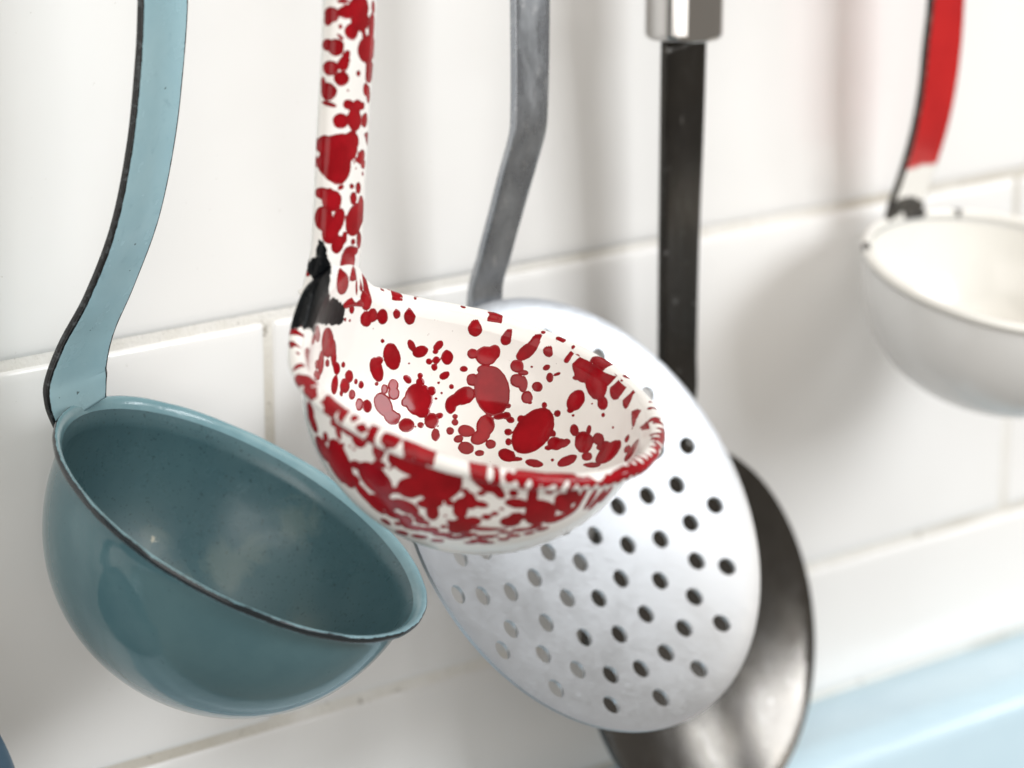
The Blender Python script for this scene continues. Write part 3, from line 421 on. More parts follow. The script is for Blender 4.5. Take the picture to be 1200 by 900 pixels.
 'M': '-5585,-8544,2177,-88,192,24,-50,-17,-52;-5733,-8723,1994,-33,161,24,-36,-4,-24;-6076,-9336,1726,-128,8,-29,-2,-93,-17;-6285,-9780,1579,-36,324,12,-105,-9,-87;-6397,-10118,1414,-23,-262,-32,52,-18,108;-6268,-10730,1333,-161,-243,-84,178,-107,-32;-6288,-11076,1232,-168,-74,-67,50,-98,-17;-6234,-11333,1153,-60,-72,-44,61,-49,-4;-6280,-11591,999,-54,161,22,-51,-6,-78;-6105,-11786,1026,-236,-117,-40,57,-106,-29;-6024,-12175,862,-153,96,-61,-30,-130,-127;-5756,-12455,807,-227,-223,-80,122,-111,-38;-5642,-12696,706,-169,167,66,-172,-131,-106;-4874,-13374,435,-238,-491,-51,160,-74,-31;-4648,-13578,364,-77,-249,-97,94,-24,-13;-4225,-13897,204,-216,78,19,-57,-126,-138;-3966,-13990,158,-234,90,72,-80,-108,-125;-3605,-14055,120,-106,-135,-95,147,-80,-50;-3453,-14137,58,-125,-66,-79,89,-76,-78;-3241,-14140,51,52,132,90,-144,31,37;-2725,-14245,-168,-388,16,60,9,-11,60;-2314,-14227,-195,-291,-33,55,27,-21,133;-1972,-14189,-151,-501,-63,9,2,-37,-134;-1236,-13996,-184,-537,-188,-31,10,-3,-152;125,-13091,2,-343,-278,-15,43,-47,-113;-390,-13497,-58,-199,-60,65,0,-53,-50;-916,-13844,-159,-260,-96,146,-20,-27,-53;-1326,-14019,-161,-363,-99,52,-6,-28,-94;387,-12607,167,-75,141,34,-97,-48,-15;-2891,-14235,-131,-265,24,51,-18,-4,-89;-2216,-14215,-217,-315,-32,48,17,-16,99;-3571,-14150,-17,-191,49,46,-22,-3,-87;-820,-13790,-155,-363,-191,33,7,-33,-115;35,-13188,-48,-301,-212,40,12,-46,-152;-4453,-13819,181,-177,108,66,-38,-15,-79;-3748,-7639,3233,-38,53,18,-34,-23,-5;-6094,-10140,1242,-56,-31,-96,-17,85,-18;-1652,-13760,-196,-61,-18,32,30,4,59;-4569,-13446,52,50,-26,-8,-18,-27,-24;-3035,-7319,2683,-42,-16,26,-16,-3,-28;-2227,-7013,1935,12,47,-3,26,-8,-15;-141,-13126,-280,0,-55,-5,-39,0,-1;-1532,-6967,1723,37,37,30,33,-16,-20;-1619,-13880,-377,45,-33,-13,-34,-43,-10;1057,-9322,735,-39,-25,-42,-29,38,4;-491,-7430,1403,-35,54,26,47,23,14;-3671,-7562,3170,64,12,-32,-11,-32,-33;-5564,-8721,1749,-9,-54,-11,-35,14,-37;-4514,-7856,2925,-31,-21,-32,-26,2,24;1195,-9530,801,-3,16,72,18,-64,15;699,-8907,870,47,6,-25,3,-40,-5;-6156,-10624,1080,-18,59,-5,37,15,44;-3371,-7420,2997,50,116,12,50,-14,-71;-301,-13102,-223,46,27,-6,8,-20,-29;-1745,-13784,-234,-40,-16,-43,-28,-2,26;149,-7891,1212,-42,-59,-51,-49,30,5;-4820,-13201,272,14,-12,-49,-27,17,-12;729,-12119,-71,34,43,16,29,-26,7;627,-12066,-59,-65,-5,17,3,56,25;-5801,-8812,1589,-23,-47,-30,-38,15,6;-3680,-7634,3218,-44,-35,-19,33,-18,-44;146,-7785,1327,-90,37,-96,-56,85,86;1083,-10799,268,82,-49,-23,-49,-74,-19;-3981,-7752,3138,11,-5,-52,30,10,5;-3398,-7443,3017,-37,-30,28,-9,29,19;-5341,-8346,2133,55,-34,-6,-17,-21,-36;75,-7866,1210,-56,-91,-46,-74,41,10;923,-9054,811,29,-88,-29,-81,-14,-37;-5370,-12784,325,-15,-37,-30,-37,16,0;-4040,-13629,27,51,-20,-10,-12,-7,-48;-629,-13361,-296,36,44,19,43,-20,-34;-3796,-7607,3206,87,72,-108,-105,-12,-93;-3111,-7251,2754,42,35,-125,-78,-39,-37;-2441,-6960,2108,-8,-51,-42,-38,-13,22;1177,-10089,470,-196,180,-10,137,155,111;-5864,-11903,671,38,-24,25,-2,-36,-31;-4935,-8090,2648,7,-73,-74,-86,9,-16;-3218,-7357,2917,-2,-46,18,38,-12,-27;1147,-10249,409,-1,-61,-17,-41,2,-5;-3659,-13835,-148,63,-1,3,1,-44,-38;-2322,-7090,2003,-39,29,11,19,35,-26;-45,-7754,1248,-34,34,13,23,19,11;-1010,-7090,1784,-41,6,30,20,-28,32;-6178,-10078,1183,51,-19,15,-13,-47,-16;-319,-13226,-295,53,-26,-12,-24,-44,-12;-6134,-10632,1108,-5,92,12,29,-5,49;1215,-10861,303,13,59,23,37,-22,35;-1972,-6856,1938,-19,72,185,140,15,8;-1939,-6858,1926,-118,-60,-133,-118,31,91;-3731,-7591,3223,-105,-121,81,103,-37,77;216,-7858,1301,83,-55,44,10,-39,-69;-2815,-7070,2444,-44,-21,57,44,35,47;-6130,-10539,1132,-6,63,-1,20,2,33;-1450,-7134,1648,-66,-18,24,-17,62,-2;-6240,-10290,1109,-27,41,7,33,19,10;-5639,-12257,620,-15,6,-62,-26,41,10;-3050,-13931,-202,-53,-7,-12,-12,29,39;779,-11850,-14,61,21,-1,15,-46,-14;-5391,-12642,488,16,-29,-52,-27,27,-23;-3462,-7455,3091,-7,-16,-66,-44,-26,11;-3433,-7440,3078,-38,-15,-26,-18,-11,32;-5623,-8639,1737,32,-36,-9,-22,-15,-18;722,-8646,950,62,-19,10,-10,-49,-33;-3255,-7349,2887,12,-24,-48,-26,-32,9;-3312,-7388,2941,22,-43,-57,-30,-38,17',
 'H': '-4084,-8287,8524,-117,25,11,4,-6,56;-4272,-8153,8257,-80,131,-69,36,-52,-140;-4301,-8083,8155,-13,45,-112,28,-93,-41;-4002,-8288,8302,-176,8,37,29,-8,141;-3633,-8241,8333,-292,-84,127,99,16,239;-3580,-8211,8072,-299,-97,68,39,1,176;-3848,-8260,7902,-154,-28,117,99,3,131;-3528,-8187,7967,-123,-49,91,71,17,105;-4122,-8252,8023,-13,2,49,41,-15,12;-4123,-8239,7826,-69,19,60,22,-9,28;-3142,-8038,8293,-29,-24,142,82,46,25;-3178,-8030,7873,-3,-29,334,132,76,8;-3291,-8054,7477,-362,-177,92,66,7,274;-3232,-7994,7166,-63,-45,114,73,32,53;-3469,-8153,7788,73,21,53,37,17,-57;-4196,-8192,7613,-49,19,166,136,-90,51;-4305,-8052,7663,-41,138,-41,10,-30,-113;-3974,-8230,7427,53,-9,112,84,4,-39;-4024,-8215,7276,-24,-12,150,134,-10,20;-4271,-8097,7202,-75,96,-109,-71,75,115;-4052,-8185,6979,-173,20,48,37,-19,140;-3605,-8131,7032,-65,-25,45,34,5,52;-3319,-7982,6661,-51,-38,137,82,34,40;-3184,-7896,6535,-56,-57,190,87,52,41;-4292,-8034,6732,33,-64,170,81,-128,-65;-4331,-7928,6906,-2,7,-120,9,-61,-4;-4280,-8035,6483,-97,112,35,6,-10,47;-3870,-8132,6444,-129,-20,55,42,-3,97;-3575,-8055,6372,-177,-67,65,41,4,117;-3372,-7974,6338,-27,-18,73,47,18,22;-4041,-8113,6134,-166,5,86,71,-15,138;-3652,-8056,6110,-139,-62,229,172,43,116;-3289,-7907,6033,-74,-51,135,107,49,77;-3891,-8162,6736,-37,-6,17,13,-1,28;-3992,-8159,6668,-23,-1,9,7,-2,17;-3871,-8217,7330,-11,-4,31,24,2,9;-3225,-7842,5714,-65,-41,34,20,7,47;-3127,-7767,5626,-75,-77,136,65,48,63;-4324,-7938,5672,-39,69,-175,83,-134,-71;-3968,-8072,5561,-441,-36,126,85,-17,293;-3721,-8040,5672,-217,-68,136,103,14,171;-4074,-8046,5230,-177,-14,361,302,-33,147;-4049,-8033,5029,-217,11,63,45,-15,156;-3360,-7877,5294,-146,-71,29,29,1,152;-3279,-7821,5128,-101,-65,73,46,20,81;-3580,-7962,5253,47,11,62,34,14,-28;-3554,-7940,5099,-34,-14,22,16,3,27;-3283,-7806,4930,-42,-28,46,30,14,36;-3991,-8014,4775,-82,-3,-18,-11,-4,49;-4223,-7977,4773,-36,18,2,1,-2,18;-3685,-7957,4749,-65,-23,41,30,5,51;-3439,-7861,4669,-66,-37,114,79,29,55;-3599,-7907,4484,-78,-38,127,91,26,64;-4353,-7845,4682,-64,151,-36,12,-23,-117;-4169,-7979,4522,-98,10,203,180,-51,90;-4337,-7863,4167,-14,17,-249,123,-144,-17;-4179,-7940,3905,85,-33,255,172,-36,-62;-4021,-7964,4100,69,-17,250,153,3,-42;-3509,-7833,4025,147,30,310,277,117,-143;-3283,-7743,4227,-73,-68,259,128,70,54;-3304,-7688,3557,-75,-70,187,88,42,51;-4011,-7923,3599,62,-16,180,160,19,-53;-3836,-7908,3720,-26,-19,126,68,14,16;-3537,-7795,3569,-89,-40,42,25,2,55;-3552,-7768,3380,-254,-112,79,34,-8,98;-3622,-7724,3112,-140,-162,370,234,49,110;-3431,-7517,2246,-74,-50,131,105,3,61;-4531,-7603,3058,20,-41,92,11,71,29;-3599,-7163,1968,-61,11,70,-48,-29,-37;-3158,-7009,1957,99,19,21,-14,-10,75;-3756,-7202,1871,-94,-37,36,-28,4,-69;-3836,-4937,17386,46,-6,53,-33,-31,25;-2935,-7473,8019,38,-36,-48,20,-21,32;-2954,-6977,12300,51,-33,13,-3,13,46;-3240,-7015,3338,18,-32,146,-118,3,15;-3954,-7480,6829,146,84,-110,82,27,129;-3835,-7219,1826,-47,5,-95,78,33,-37;-3812,-6007,17256,-7,14,60,-40,-19,0;-2973,-7430,7702,-129,93,60,-40,35,-142;-3204,-4703,17260,200,-5,-41,32,-56,159;-3328,-5462,17490,-3,66,5,-40,-1,-7;-3601,-7455,10165,186,69,44,-50,17,186;-3502,-6141,14839,78,11,-69,50,28,61;-3608,-4945,17526,47,9,8,0,-21,22;-3873,-7307,5310,-63,-24,-16,13,11,-65;-3114,-4792,17012,-13,-28,60,35,47,31;-3205,-4676,17164,136,8,-84,62,-27,97;-3498,-5803,17333,-158,53,97,-68,-83,-65;-3381,-5548,17464,105,-28,-4,18,62,20;-3056,-7164,3913,13,-4,-88,53,-54,10;-4629,-7798,2120,14,-29,64,50,10,-6;-3575,-5034,16932,59,17,35,28,14,-53;-3995,-5084,16788,64,-28,18,14,-5,-56;-3886,-6163,16070,-76,-32,107,-90,-50,-79;-3339,-6905,12427,-61,-7,15,-13,-16,-59;-3803,-4848,17195,64,12,74,-50,-36,49;-3997,-4925,16617,47,45,-24,11,12,44;-3626,-6043,16247,-56,-26,-84,63,20,-48;-4026,-4982,17079,123,160,121,-54,-111,201;-3491,-7411,7892,28,-3,144,-98,-25,19;-2959,-6791,13037,-136,92,-4,-14,-27,-142;-3598,-7162,1971,86,16,-37,20,21,57;-3340,-7104,11561,52,16,34,-27,4,39;-3709,-5110,17139,-281,-100,108,101,-35,228;-3378,-7078,1995,45,4,-41,21,17,26;-4211,-7422,4501,-13,-5,-56,39,32,-12;-4018,-7297,4439,121,67,-87,51,18,85;-3550,-7317,1894,63,27,4,-10,31,-54;-3734,-7150,3893,-10,-10,126,-101,-33,-10;-2927,-7146,1968,-25,-56,19,38,-2,43;-3056,-6705,13211,-79,29,39,-41,-11,-75;-4065,-7768,9462,10,12,68,-51,-34,14;-3183,-7090,3854,49,-16,28,-24,3,43;-3020,-7157,3584,-48,90,-120,79,-87,-97;-4138,-7455,1683,-26,-33,56,60,8,33;-4464,-7783,2152,-73,35,-110,-105,-48,54;-2906,-7511,8244,-29,39,-2,1,-1,-48;-3542,-7277,6271,-35,-2,-83,80,22,-34;-3677,-4747,16686,3,2,60,-35,-14,2;-3406,-7289,6709,4,-4,53,-34,-5,2;-3664,-7136,4060,120,36,-19,18,-1,111;-4575,-7635,2279,-168,-95,-30,8,26,-131;-3706,-7504,8297,9,6,-52,36,13,8;-3191,-7299,6901,58,-7,16,-16,-3,56;-3548,-4966,17567,-160,-3,-46,25,115,-94;-4013,-4941,16688,76,87,-99,59,70,106;-4088,-7297,3890,-118,-60,-80,43,29,-85;-3866,-7544,7927,50,16,78,-56,-28,41;-3076,-5142,17587,-2,-96,-85,5,-79,88;-3341,-7201,11112,105,5,-55,44,25,87;-3843,-7235,1898,-8,-19,100,-78,-24,-10;-3482,-7432,8257,-145,-26,-185,151,44,-125;-3000,-7004,1904,119,-95,-72,97,101,27;-3311,-5194,17431,-43,-32,0,25,-33,26;-3838,-4906,17320,14,25,-42,29,9,15;-3533,-7143,4611,-117,-23,2,-3,6,-89;-3238,-7296,6902,101,-8,54,-52,-7,95;-3670,-4895,17437,10,-27,45,-40,-16,0;-3934,-7245,1799,-229,-93,75,-78,20,-213;-4031,-7451,6128,-102,-59,27,-19,-3,-80;-3846,-7369,6177,-5,-7,55,-47,-18,-6;-3510,-4833,17429,43,-5,28,-25,-30,34;-3679,-7202,2171,-227,9,-68,53,68,-166;-4199,-7738,2681,-155,-58,128,119,-24,133;-4647,-7525,1491,-125,15,-52,-32,-38,66;-3165,-7068,2011,176,-27,66,52,109,-93;-2936,-7063,1986,122,-40,-108,60,-90,102;-4105,-7685,2650,32,-51,-21,33,21,-2;-4164,-7528,1831,-64,-42,45,43,-8,53;-2978,-7016,1909,-30,36,34,-19,12,-30;-3707,-7210,2155,-9,-7,-346,272,108,-9;-4338,-7503,1631,62,19,4,-3,19,-48;-3717,-6395,14256,-17,14,46,-27,-13,-6;-3997,-7230,12060,59,13,-97,60,45,43;-3677,-4754,16956,33,17,-54,46,15,33;-3090,-7390,10152,-14,24,117,-99,15,-15;-3498,-4977,17590,49,-13,22,-17,-30,19;-3885,-7477,7095,-176,-72,-55,35,33,-155;-3274,-4872,17536,60,-16,19,-24,-41,39;-3017,-7309,5904,21,-23,62,-41,41,29;-3825,-5154,17209,-71,29,-103,-104,-35,62;-3489,-5095,17668,-64,89,-57,89,55,-15;-4497,-7397,2498,-104,-54,42,25,-91,-54;-3730,-6001,17113,-64,-14,72,-46,-27,-46;-4654,-7812,2515,92,13,20,16,-29,-56;-3121,-7064,1933,-64,23,-31,31,3,-61;-3504,-6007,16151,107,32,-32,22,13,89;-3281,-7072,1978,425,-50,190,162,276,-290;-4044,-5090,17203,22,-51,-48,-7,45,-51;-3184,-5022,17386,36,-229,241,173,93,63;-3026,-7073,1975,28,50,-78,9,79,53;-3334,-5884,17052,130,46,128,-110,-5,114;-3139,-7323,7087,137,5,-357,250,-55,96;-3563,-6214,14612,-57,-27,-30,33,-5,-57;-4143,-7324,3824,18,15,-69,53,31,20;-3478,-7091,3992,311,42,82,-56,-21,224;-3198,-4773,17411,51,-50,69,-78,-18,45;-3526,-7210,11270,-63,-21,-13,14,-8,-55;-3184,-7479,9501,6,-6,-62,58,-1,6;-4375,-7662,1970,-95,-62,65,52,-18,59;-4349,-7789,2904,44,-15,44,43,1,-43;-3004,-7291,4314,-10,24,41,-8,24,-16;-3932,-6409,14466,-111,-57,2,10,-21,-79;-3768,-7218,2205,104,-24,-77,49,78,42;-4770,-7779,2071,-2,54,-126,-82,13,7;-3113,-7040,1976,-207,21,-73,-49,-67,120;-3095,-4851,17325,-111,-254,-216,-9,-156,187;-3561,-7274,1796,160,25,101,62,77,-117;-4498,-7656,2682,-100,6,23,18,50,64;-3783,-5102,17015,-191,-31,-31,-21,-29,163;-3104,-7399,8137,0,3,-57,38,-7,0;-3385,-6259,14329,35,-6,-36,33,19,29;-3500,-5811,17325,-66,-79,-64,72,-23,-46;-4095,-7449,5681,44,30,-34,31,14,53;-4116,-7153,2717,19,19,-230,169,75,20;-3127,-4799,16922,33,35,46,24,31,-42;-4651,-7687,2368,-71,-72,-113,65,40,-66;-3275,-5950,16147,-81,-31,-278,252,37,-78;-3909,-7687,9274,-91,-45,-8,5,2,-61;-3026,-7152,1984,38,14,-45,29,-17,20;-3943,-7616,2517,-91,-1,70,61,41,80;-3052,-7449,8710,119,-59,170,-116,20,88;-3314,-6921,2896,-30,-36,177,-164,-14,-31;-3106,-5098,17507,-29,42,-53,-32,-45,-18;-4058,-7555,6980,-40,-26,7,-8,0,-45;-3093,-7439,8712,49,-14,32,-21,-1,32;-3009,-7312,5557,-24,33,47,-18,25,-26;-3513,-6978,3008,42,38,-152,125,22,40;-4758,-7815,2152,-181,3,96,57,-54,109;-3939,-5148,17179,-207,-3,87,51,-39,119;-4626,-7499,1739,48,23,1,4,-10,50;-3016,-7019,1922,64,99,-136,-72,83,26;-3397,-7469,2599,-6,10,-54,-46,-20,1;-3992,-7224,1614,16,-22,135,-110,-38,7;-3951,-7088,2772,18,26,-218,154,58,20;-3475,-4682,16461,11,-1,-133,100,29,8;-3383,-6310,14212,-36,-25,-37,30,-5,-26;-3509,-7362,7243,-45,-13,25,-24,-2,-44',
 'C': '-4372,-7836,3436,4,-3,284,95,-74,-2;-4380,-7814,3131,-74,12,274,204,-113,60;-4873,-8184,2923,-318,-215,-217,161,-155,-83;-5096,-8322,2712,-216,-158,-280,247,-185,-87;-5376,-8379,2459,29,258,165,-190,102,-127;-4762,-8306,2503,-655,-283,134,-35,-75,-334;-4033,-7719,2181,-465,-285,219,115,-4,239;-4383,-7918,2176,-389,-295,138,58,-4,155;-3743,-7540,1963,-191,-96,94,50,-3,99;-5170,-8417,2553,-188,-107,-229,200,-116,-110;-5364,-8448,2417,-167,32,-75,27,-134,-118;-5088,-8311,2728,-145,-156,-243,174,-107,-35;-5489,-8418,2327,-18,181,35,-88,10,-96',
 'N': '-4284,-8003,2754,-315,-135,99,-18,-24,-88',
}
BLOBS = {k: [tuple(np.array([float(q) for q in b.split(',')]).reshape(3, 3) * 1e-5) for b in t.split(';')] for k, t in BLOBS_RAW.items() if t}


# ------------------------------------------------------------------ the setting: tiled wall and ledge
TW, TH, GAP = 0.2613, 0.1000, 0.0015
X0, X1, ZB, ZT = -0.46, 0.75, -0.1395, 0.34

wall = mesh_obj("wall", [(X0, .0008, -.30), (X1, .0008, -.30), (X1, .0008, ZT), (X0, .0008, ZT),
                         (X0, .02, -.30), (X1, .02, -.30), (X1, .02, ZT), (X0, .02, ZT)],
                [(0, 1, 2, 3), (5, 4, 7, 6), (0, 4, 5, 1), (1, 5, 6, 2), (2, 6, 7, 3), (3, 7, 4, 0)], MT_GROUT, smooth=False)
wall['kind'] = 'structure'
wall['label'] = 'white glazed tile wall with beige grout behind the utensils'

def tile_mesh(x0, x1, z0, z1, rnd):
    """pillowed tile: rounded edges, glaze swelling slightly; front at y~0"""
    bm = bmesh.new()
    e = [0.0, .0003, .0009, .0018, .0034, .007]
    dep = [.0030, .00105, .00042, .00015, .00004, .0]
    g = GAP / 2
    xs = [x0 + g + q for q in e] + [x1 - g - q for q in reversed(e)]
    zs = [z0 + g + q for q in e] + [z1 - g - q for q in reversed(e)]
    tx, tz = rnd.uniform(-.0004, .0004), rnd.uniform(-.0004, .0004)
    mx, mz = (x0 + x1) / 2, (z0 + z1) / 2
    def dd(i, n): 
        q = min(i, n - 1 - i); return dep[q]
    G = []
    for i, z in enumerate(zs):
        row = []
        for j, x in enumerate(xs):
            y = math.sqrt(dd(i, len(zs)) ** 2 + dd(j, len(xs)) ** 2)
            y = min(y, .0034) + tx * (x - mx) / (x1 - x0) + tz * (z - mz) / (z1 - z0)
            wob = .00018 * math.sin(x * 310 + z0 * 50) * (1 if i in (0, len(zs) - 1) else 0)
            row.append(bm.verts.new((x, y, z + wob)))
        G.append(row)
    for i in range(len(zs) - 1):
        for j in range(len(xs) - 1):
            bm.faces.new((G[i][j], G[i][j + 1], G[i + 1][j + 1], G[i + 1][j]))
    me = bpy.data.meshes.new("tile"); bm.to_mesh(me); bm.free()
    me.polygons.foreach_set("use_smooth", [True] * len(me.polygons))
    me.materials.append(MT_TILE)
    return me

rnd = random.Random(5)
for row in range(-2, 3):
    z0 = row * TH; z1 = z0 + TH
    if row == -2: z0 = ZB
    off = -.0006 if row % 2 else TW / 2 - .0006
    k = -3
    while off + k * TW < X1:
        a = max(off + k * TW, X0); b = min(off + (k + 1) * TW, X1)
        k += 1
        if b - a < .02: continue
        t = bpy.data.objects.new("tile", tile_mesh(a, b, z0, z1, rnd)); COL.objects.link(t); t.parent = wall

# ledge below the tiles: pale blue, rounded nose 30 mm out from the wall
prof = [(0.02, -.1400)] + [(-y, -.1400) for y in (.004, .012, .018)]
for a in np.radians(np.linspace(90, 0, 12)):
    prof.append((-(.0205 + .0095 * math.cos(a)), -.1495 + .0095 * math.sin(a)))
prof += [(-.0305, -.165), (-.031, -.20), (-.031, -.26), (.02, -.26)]
xs = np.linspace(X0, X1, 30)
vv = [(x, y, z) for x in xs for (y, z) in prof]; m = len(prof)
ff = [(i * m + j, i * m + (j + 1) % m, (i + 1) * m + (j + 1) % m, (i + 1) * m + j) for i in range(len(xs) - 1) for j in range(m)]
ff += [tuple(range(m))[::-1], tuple((len(xs) - 1) * m + q for q in range(m))]
ledge = mesh_obj("ledge", vv, ff, MT_COUNTER)
ledge['kind'] = 'structure'; ledge['label'] = 'pale blue rounded ledge below the wall tiles'

# ------------------------------------------------------------------ hanging rail (above the picture)
RAIL_Y, RAIL_Z, RAIL_R = -.055, .170, .004
def tube(P, r, n=12, npath=6):
    return strap(P, [2 * r] * len(P), [2 * r] * len(P), V3(0, 1, .001) if abs(P[1][0] - P[0][0]) > abs(P[1][1] - P[0][1]) else V3(1, 0, 0), sec_oval(n, 2.0), npath)
M_RAIL = m_simple("brushed rail steel", (.6, .6, .6), .28, 1.0)
rail = thing("utensil_rail", "steel rail on the wall that the utensils hang from", "rail", (0.05, 0, RAIL_Z))
v, f, _ = tube([V3(-.22, RAIL_Y, RAIL_Z), V3(.05, RAIL_Y, RAIL_Z), V3(.34, RAIL_Y, RAIL_Z)], RAIL_R)
mesh_obj("bar", v, f, M_RAIL, rail)
for bx in (-.20, .32):
    v, f, _ = strap([V3(bx, .001, RAIL_Z), V3(bx, -.02, RAIL_Z), V3(bx, RAIL_Y, RAIL_Z)], [.007] * 3, [.007] * 3, V3(1, 0, 0), sec_oval(14, 2.0), 5)
    mesh_obj("bracket", v, f, M_RAIL, rail)

def hook_path(P):
    """carry a handle on above its last point and over the rail"""
    p = np.array(P[-1], float); x = p[0]; y = p[1]
    s = 1 if y < RAIL_Y else -1        # s=1: the handle is in front of the rail
    R = RAIL_R + .0022
    out = []
    ys = RAIL_Y - s * R
    for t in (.45, .85):
        out.append(V3(x, y + (ys - y) * t, p[2] + (RAIL_Z - .006 - p[2]) * (.25 + .6 * t)))
    for a in np.radians((0, 45, 90, 135, 180)):
        out.append(V3(x, RAIL_Y - s * R * math.cos(a), RAIL_Z + R * math.sin(a)))
    out.append(V3(x, RAIL_Y + s * R, RAIL_Z - .009))
    return [np.array(q, float) for q in P] + out

def azv(az): return V3(math.cos(math.radians(az)), math.sin(math.radians(az)), 0)
def wv(az): return V3(-math.sin(math.radians(az)), math.cos(math.radians(az)), 0)     # horizontal, perpendicular to az

# ------------------------------------------------------------------ blue ladle
BL = Frame((-0.04576, -0.052, -0.02602), (0.306, -0.369, 0.8776), -58); br = .04354
blue = thing("blue_ladle", "blue enamel ladle with black edged strap handle and deep round bowl", "ladle", BL.c - BL.n * .0426, "enamel ladles hanging on the wall")
o_ = superell(br * .940, .0426, 2.12, 60)
o_ = o_[o_[:, 1] < -.0035]
outer = np.vstack([[(br * .960, -.0012), (br * .946, -.0022)], o_])
i_ = superell(br * .940 - .0012, .0414, 2.12, 60); i_ = i_[i_[:, 1] < -.0032]
inner = np.vstack([[(br * .944, -.0012), (br * .930, -.0022)], i_])
v1, f1 = lathe(BL, outer[::-1], 240); v2, f2 = lathe(BL, inner, 240)
deep = np.concatenate([np.zeros(len(v1)), np.repeat(-inner[:, 1] / .0414, 240)])
fm = [0] * len(f1) + [1] * len(f2)
MARKS = [((-.0433, -.0143, -.0414), .0009), ((-.0421, -.0146, -.0418), .0006)]
CLOUDS = [((-.0240, -.0235, -.0444), .0045), ((-.0159, -.0306, -.0393), .0055), ((-.0430, -.0146, -.0410), .0035), ((-.030, -.0215, -.048), .006)]
def marks(lst):
    Vt = np.vstack([v1, v2]); out = np.full(len(Vt), 9.0)
    for c, r in lst: out = np.minimum(out, (np.linalg.norm(Vt - np.array(c), axis=1) - r) * 1000)
    out[:len(v1)] = 9.0
    return out
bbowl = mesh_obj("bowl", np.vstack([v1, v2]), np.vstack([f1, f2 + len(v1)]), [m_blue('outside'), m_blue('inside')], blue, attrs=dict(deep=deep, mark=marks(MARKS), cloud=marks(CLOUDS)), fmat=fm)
rp = [(br * .948, -.0020), (br * .967, -.0014), (br * .985, -.0012), (br * .997, -.0008), (br * 1.002, -.0001), (br * .999, .0005), (br * .990, .0007), (br * .978, .0005), (br * .966, .0002), (br * .955, -.0004), (br * .943, -.0012)]
re = [.1, .2, .45, .85, 1.0, .80, .38, .08, 0, 0, 0]
def rim_wave(R, Z, T):
    w = np.clip((R / br - .955) / .045, 0, 1)
    return R + w * .00008 * np.sin(T * 23 + 1) * np.sin(T * 7), Z + w * (.00012 * np.sin(T * 5 + .6) + .00004 * np.sin(T * 17))
v, f = lathe(BL, rp, 420, rim_wave)
mesh_obj("rim", v, f, m_blue_rim(), bbowl, attrs=dict(edge=np.repeat(re, 420)))
b0 = BL.pt(np.array([br * .965]), np.array([np.pi]), np.array([-.0012]))[0]
BH = [b0, (-.0655, -.0199, -.0018), (-.0656, -.0203, .0020), (-.0641, -.0227, .0099), (-.0611, -.0274, .0205), (-.0578, -.0328, .0355),
      (-.0555, -.0364, .0528), (-.0542, -.0385, .0697), (-.0536, -.0394, .0820), (-.0533, -.0398, .097)]
P = hook_path(BH); nP = len(P)
wd = [.0165, .0190, .0186, .0166, .0146, .0142, .0142, .0143, .0145, .0145] + [.0140, .0135, .012] + [.011] * (nP - 13)
v, f, at = strap(P, wd, [.0012, .0016] + [.0017] * (nP - 2), wv(-74), sec_rect(10, .5, 9), 9)
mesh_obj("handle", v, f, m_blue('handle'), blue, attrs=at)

# ------------------------------------------------------------------ red splatter ladle
RD = Frame((-0.02578, -0.105, 0.00838), (0.0914, -0.2776, 0.9563), -70); rr = .03945
red = thing("splatter_ladle", "white enamel ladle splattered with red, black chipped handle foot", "ladle", RD.c - RD.n * .0325, "enamel ladles hanging on the wall")
def dth(T): return np.abs(np.angle(np.exp(1j * (T - np.pi))))
def sgn(T): return np.angle(np.exp(1j * (T - np.pi)))
def lift(T): return .0066 * np.exp(-((sgn(T) - .36) / .22) ** 2) + .0068 * np.exp(-(dth(T) / .42) ** 2) + .0062 * np.exp(-(dth(T) / .20) ** 2)
def warp_red(R, Z, T):
    q = np.clip(1 + Z / .012, 0, 1) ** 1.5
    return R, Z + lift(T) * q
NR = 600
o_ = superell(rr * .893, .0322, 1.9, 150)[8:]
i_ = superell(rr * .893 - .0010, .0311, 1.9, 190)[4:]
outer = np.vstack([[(rr * .905, .0000)], o_]); inner = np.vstack([[(rr * .912, .0016)], i_])
v1, f1 = lathe(RD, outer[::-1], NR, warp_red); v2, f2 = lathe(RD, inner, NR, warp_red)
RED_PARTS = {}
M_SPLAT = m_splat()
def red_attrs(Vt, keys):
    Vt = np.asarray(Vt); s = ell_field(Vt, [b for k in keys for b in BLOBS.get(k, [])])
    ch = ell_field(Vt, BLOBS.get('C', [])); cn = ell_field(Vt, BLOBS.get('N', []))
    return s, np.maximum(ch, -cn)
s1, c1 = red_attrs(v1, 'O'); s2, c2 = red_attrs(v2, 'I')
c1[:] = 3.0
rbowl = mesh_obj("bowl", np.vstack([v1, v2]), np.vstack([f1, f2 + len(v1)]), M_SPLAT, red, attrs=dict(splat=np.concatenate([s1, s2]), chip=np.concatenate([c1, c2])))
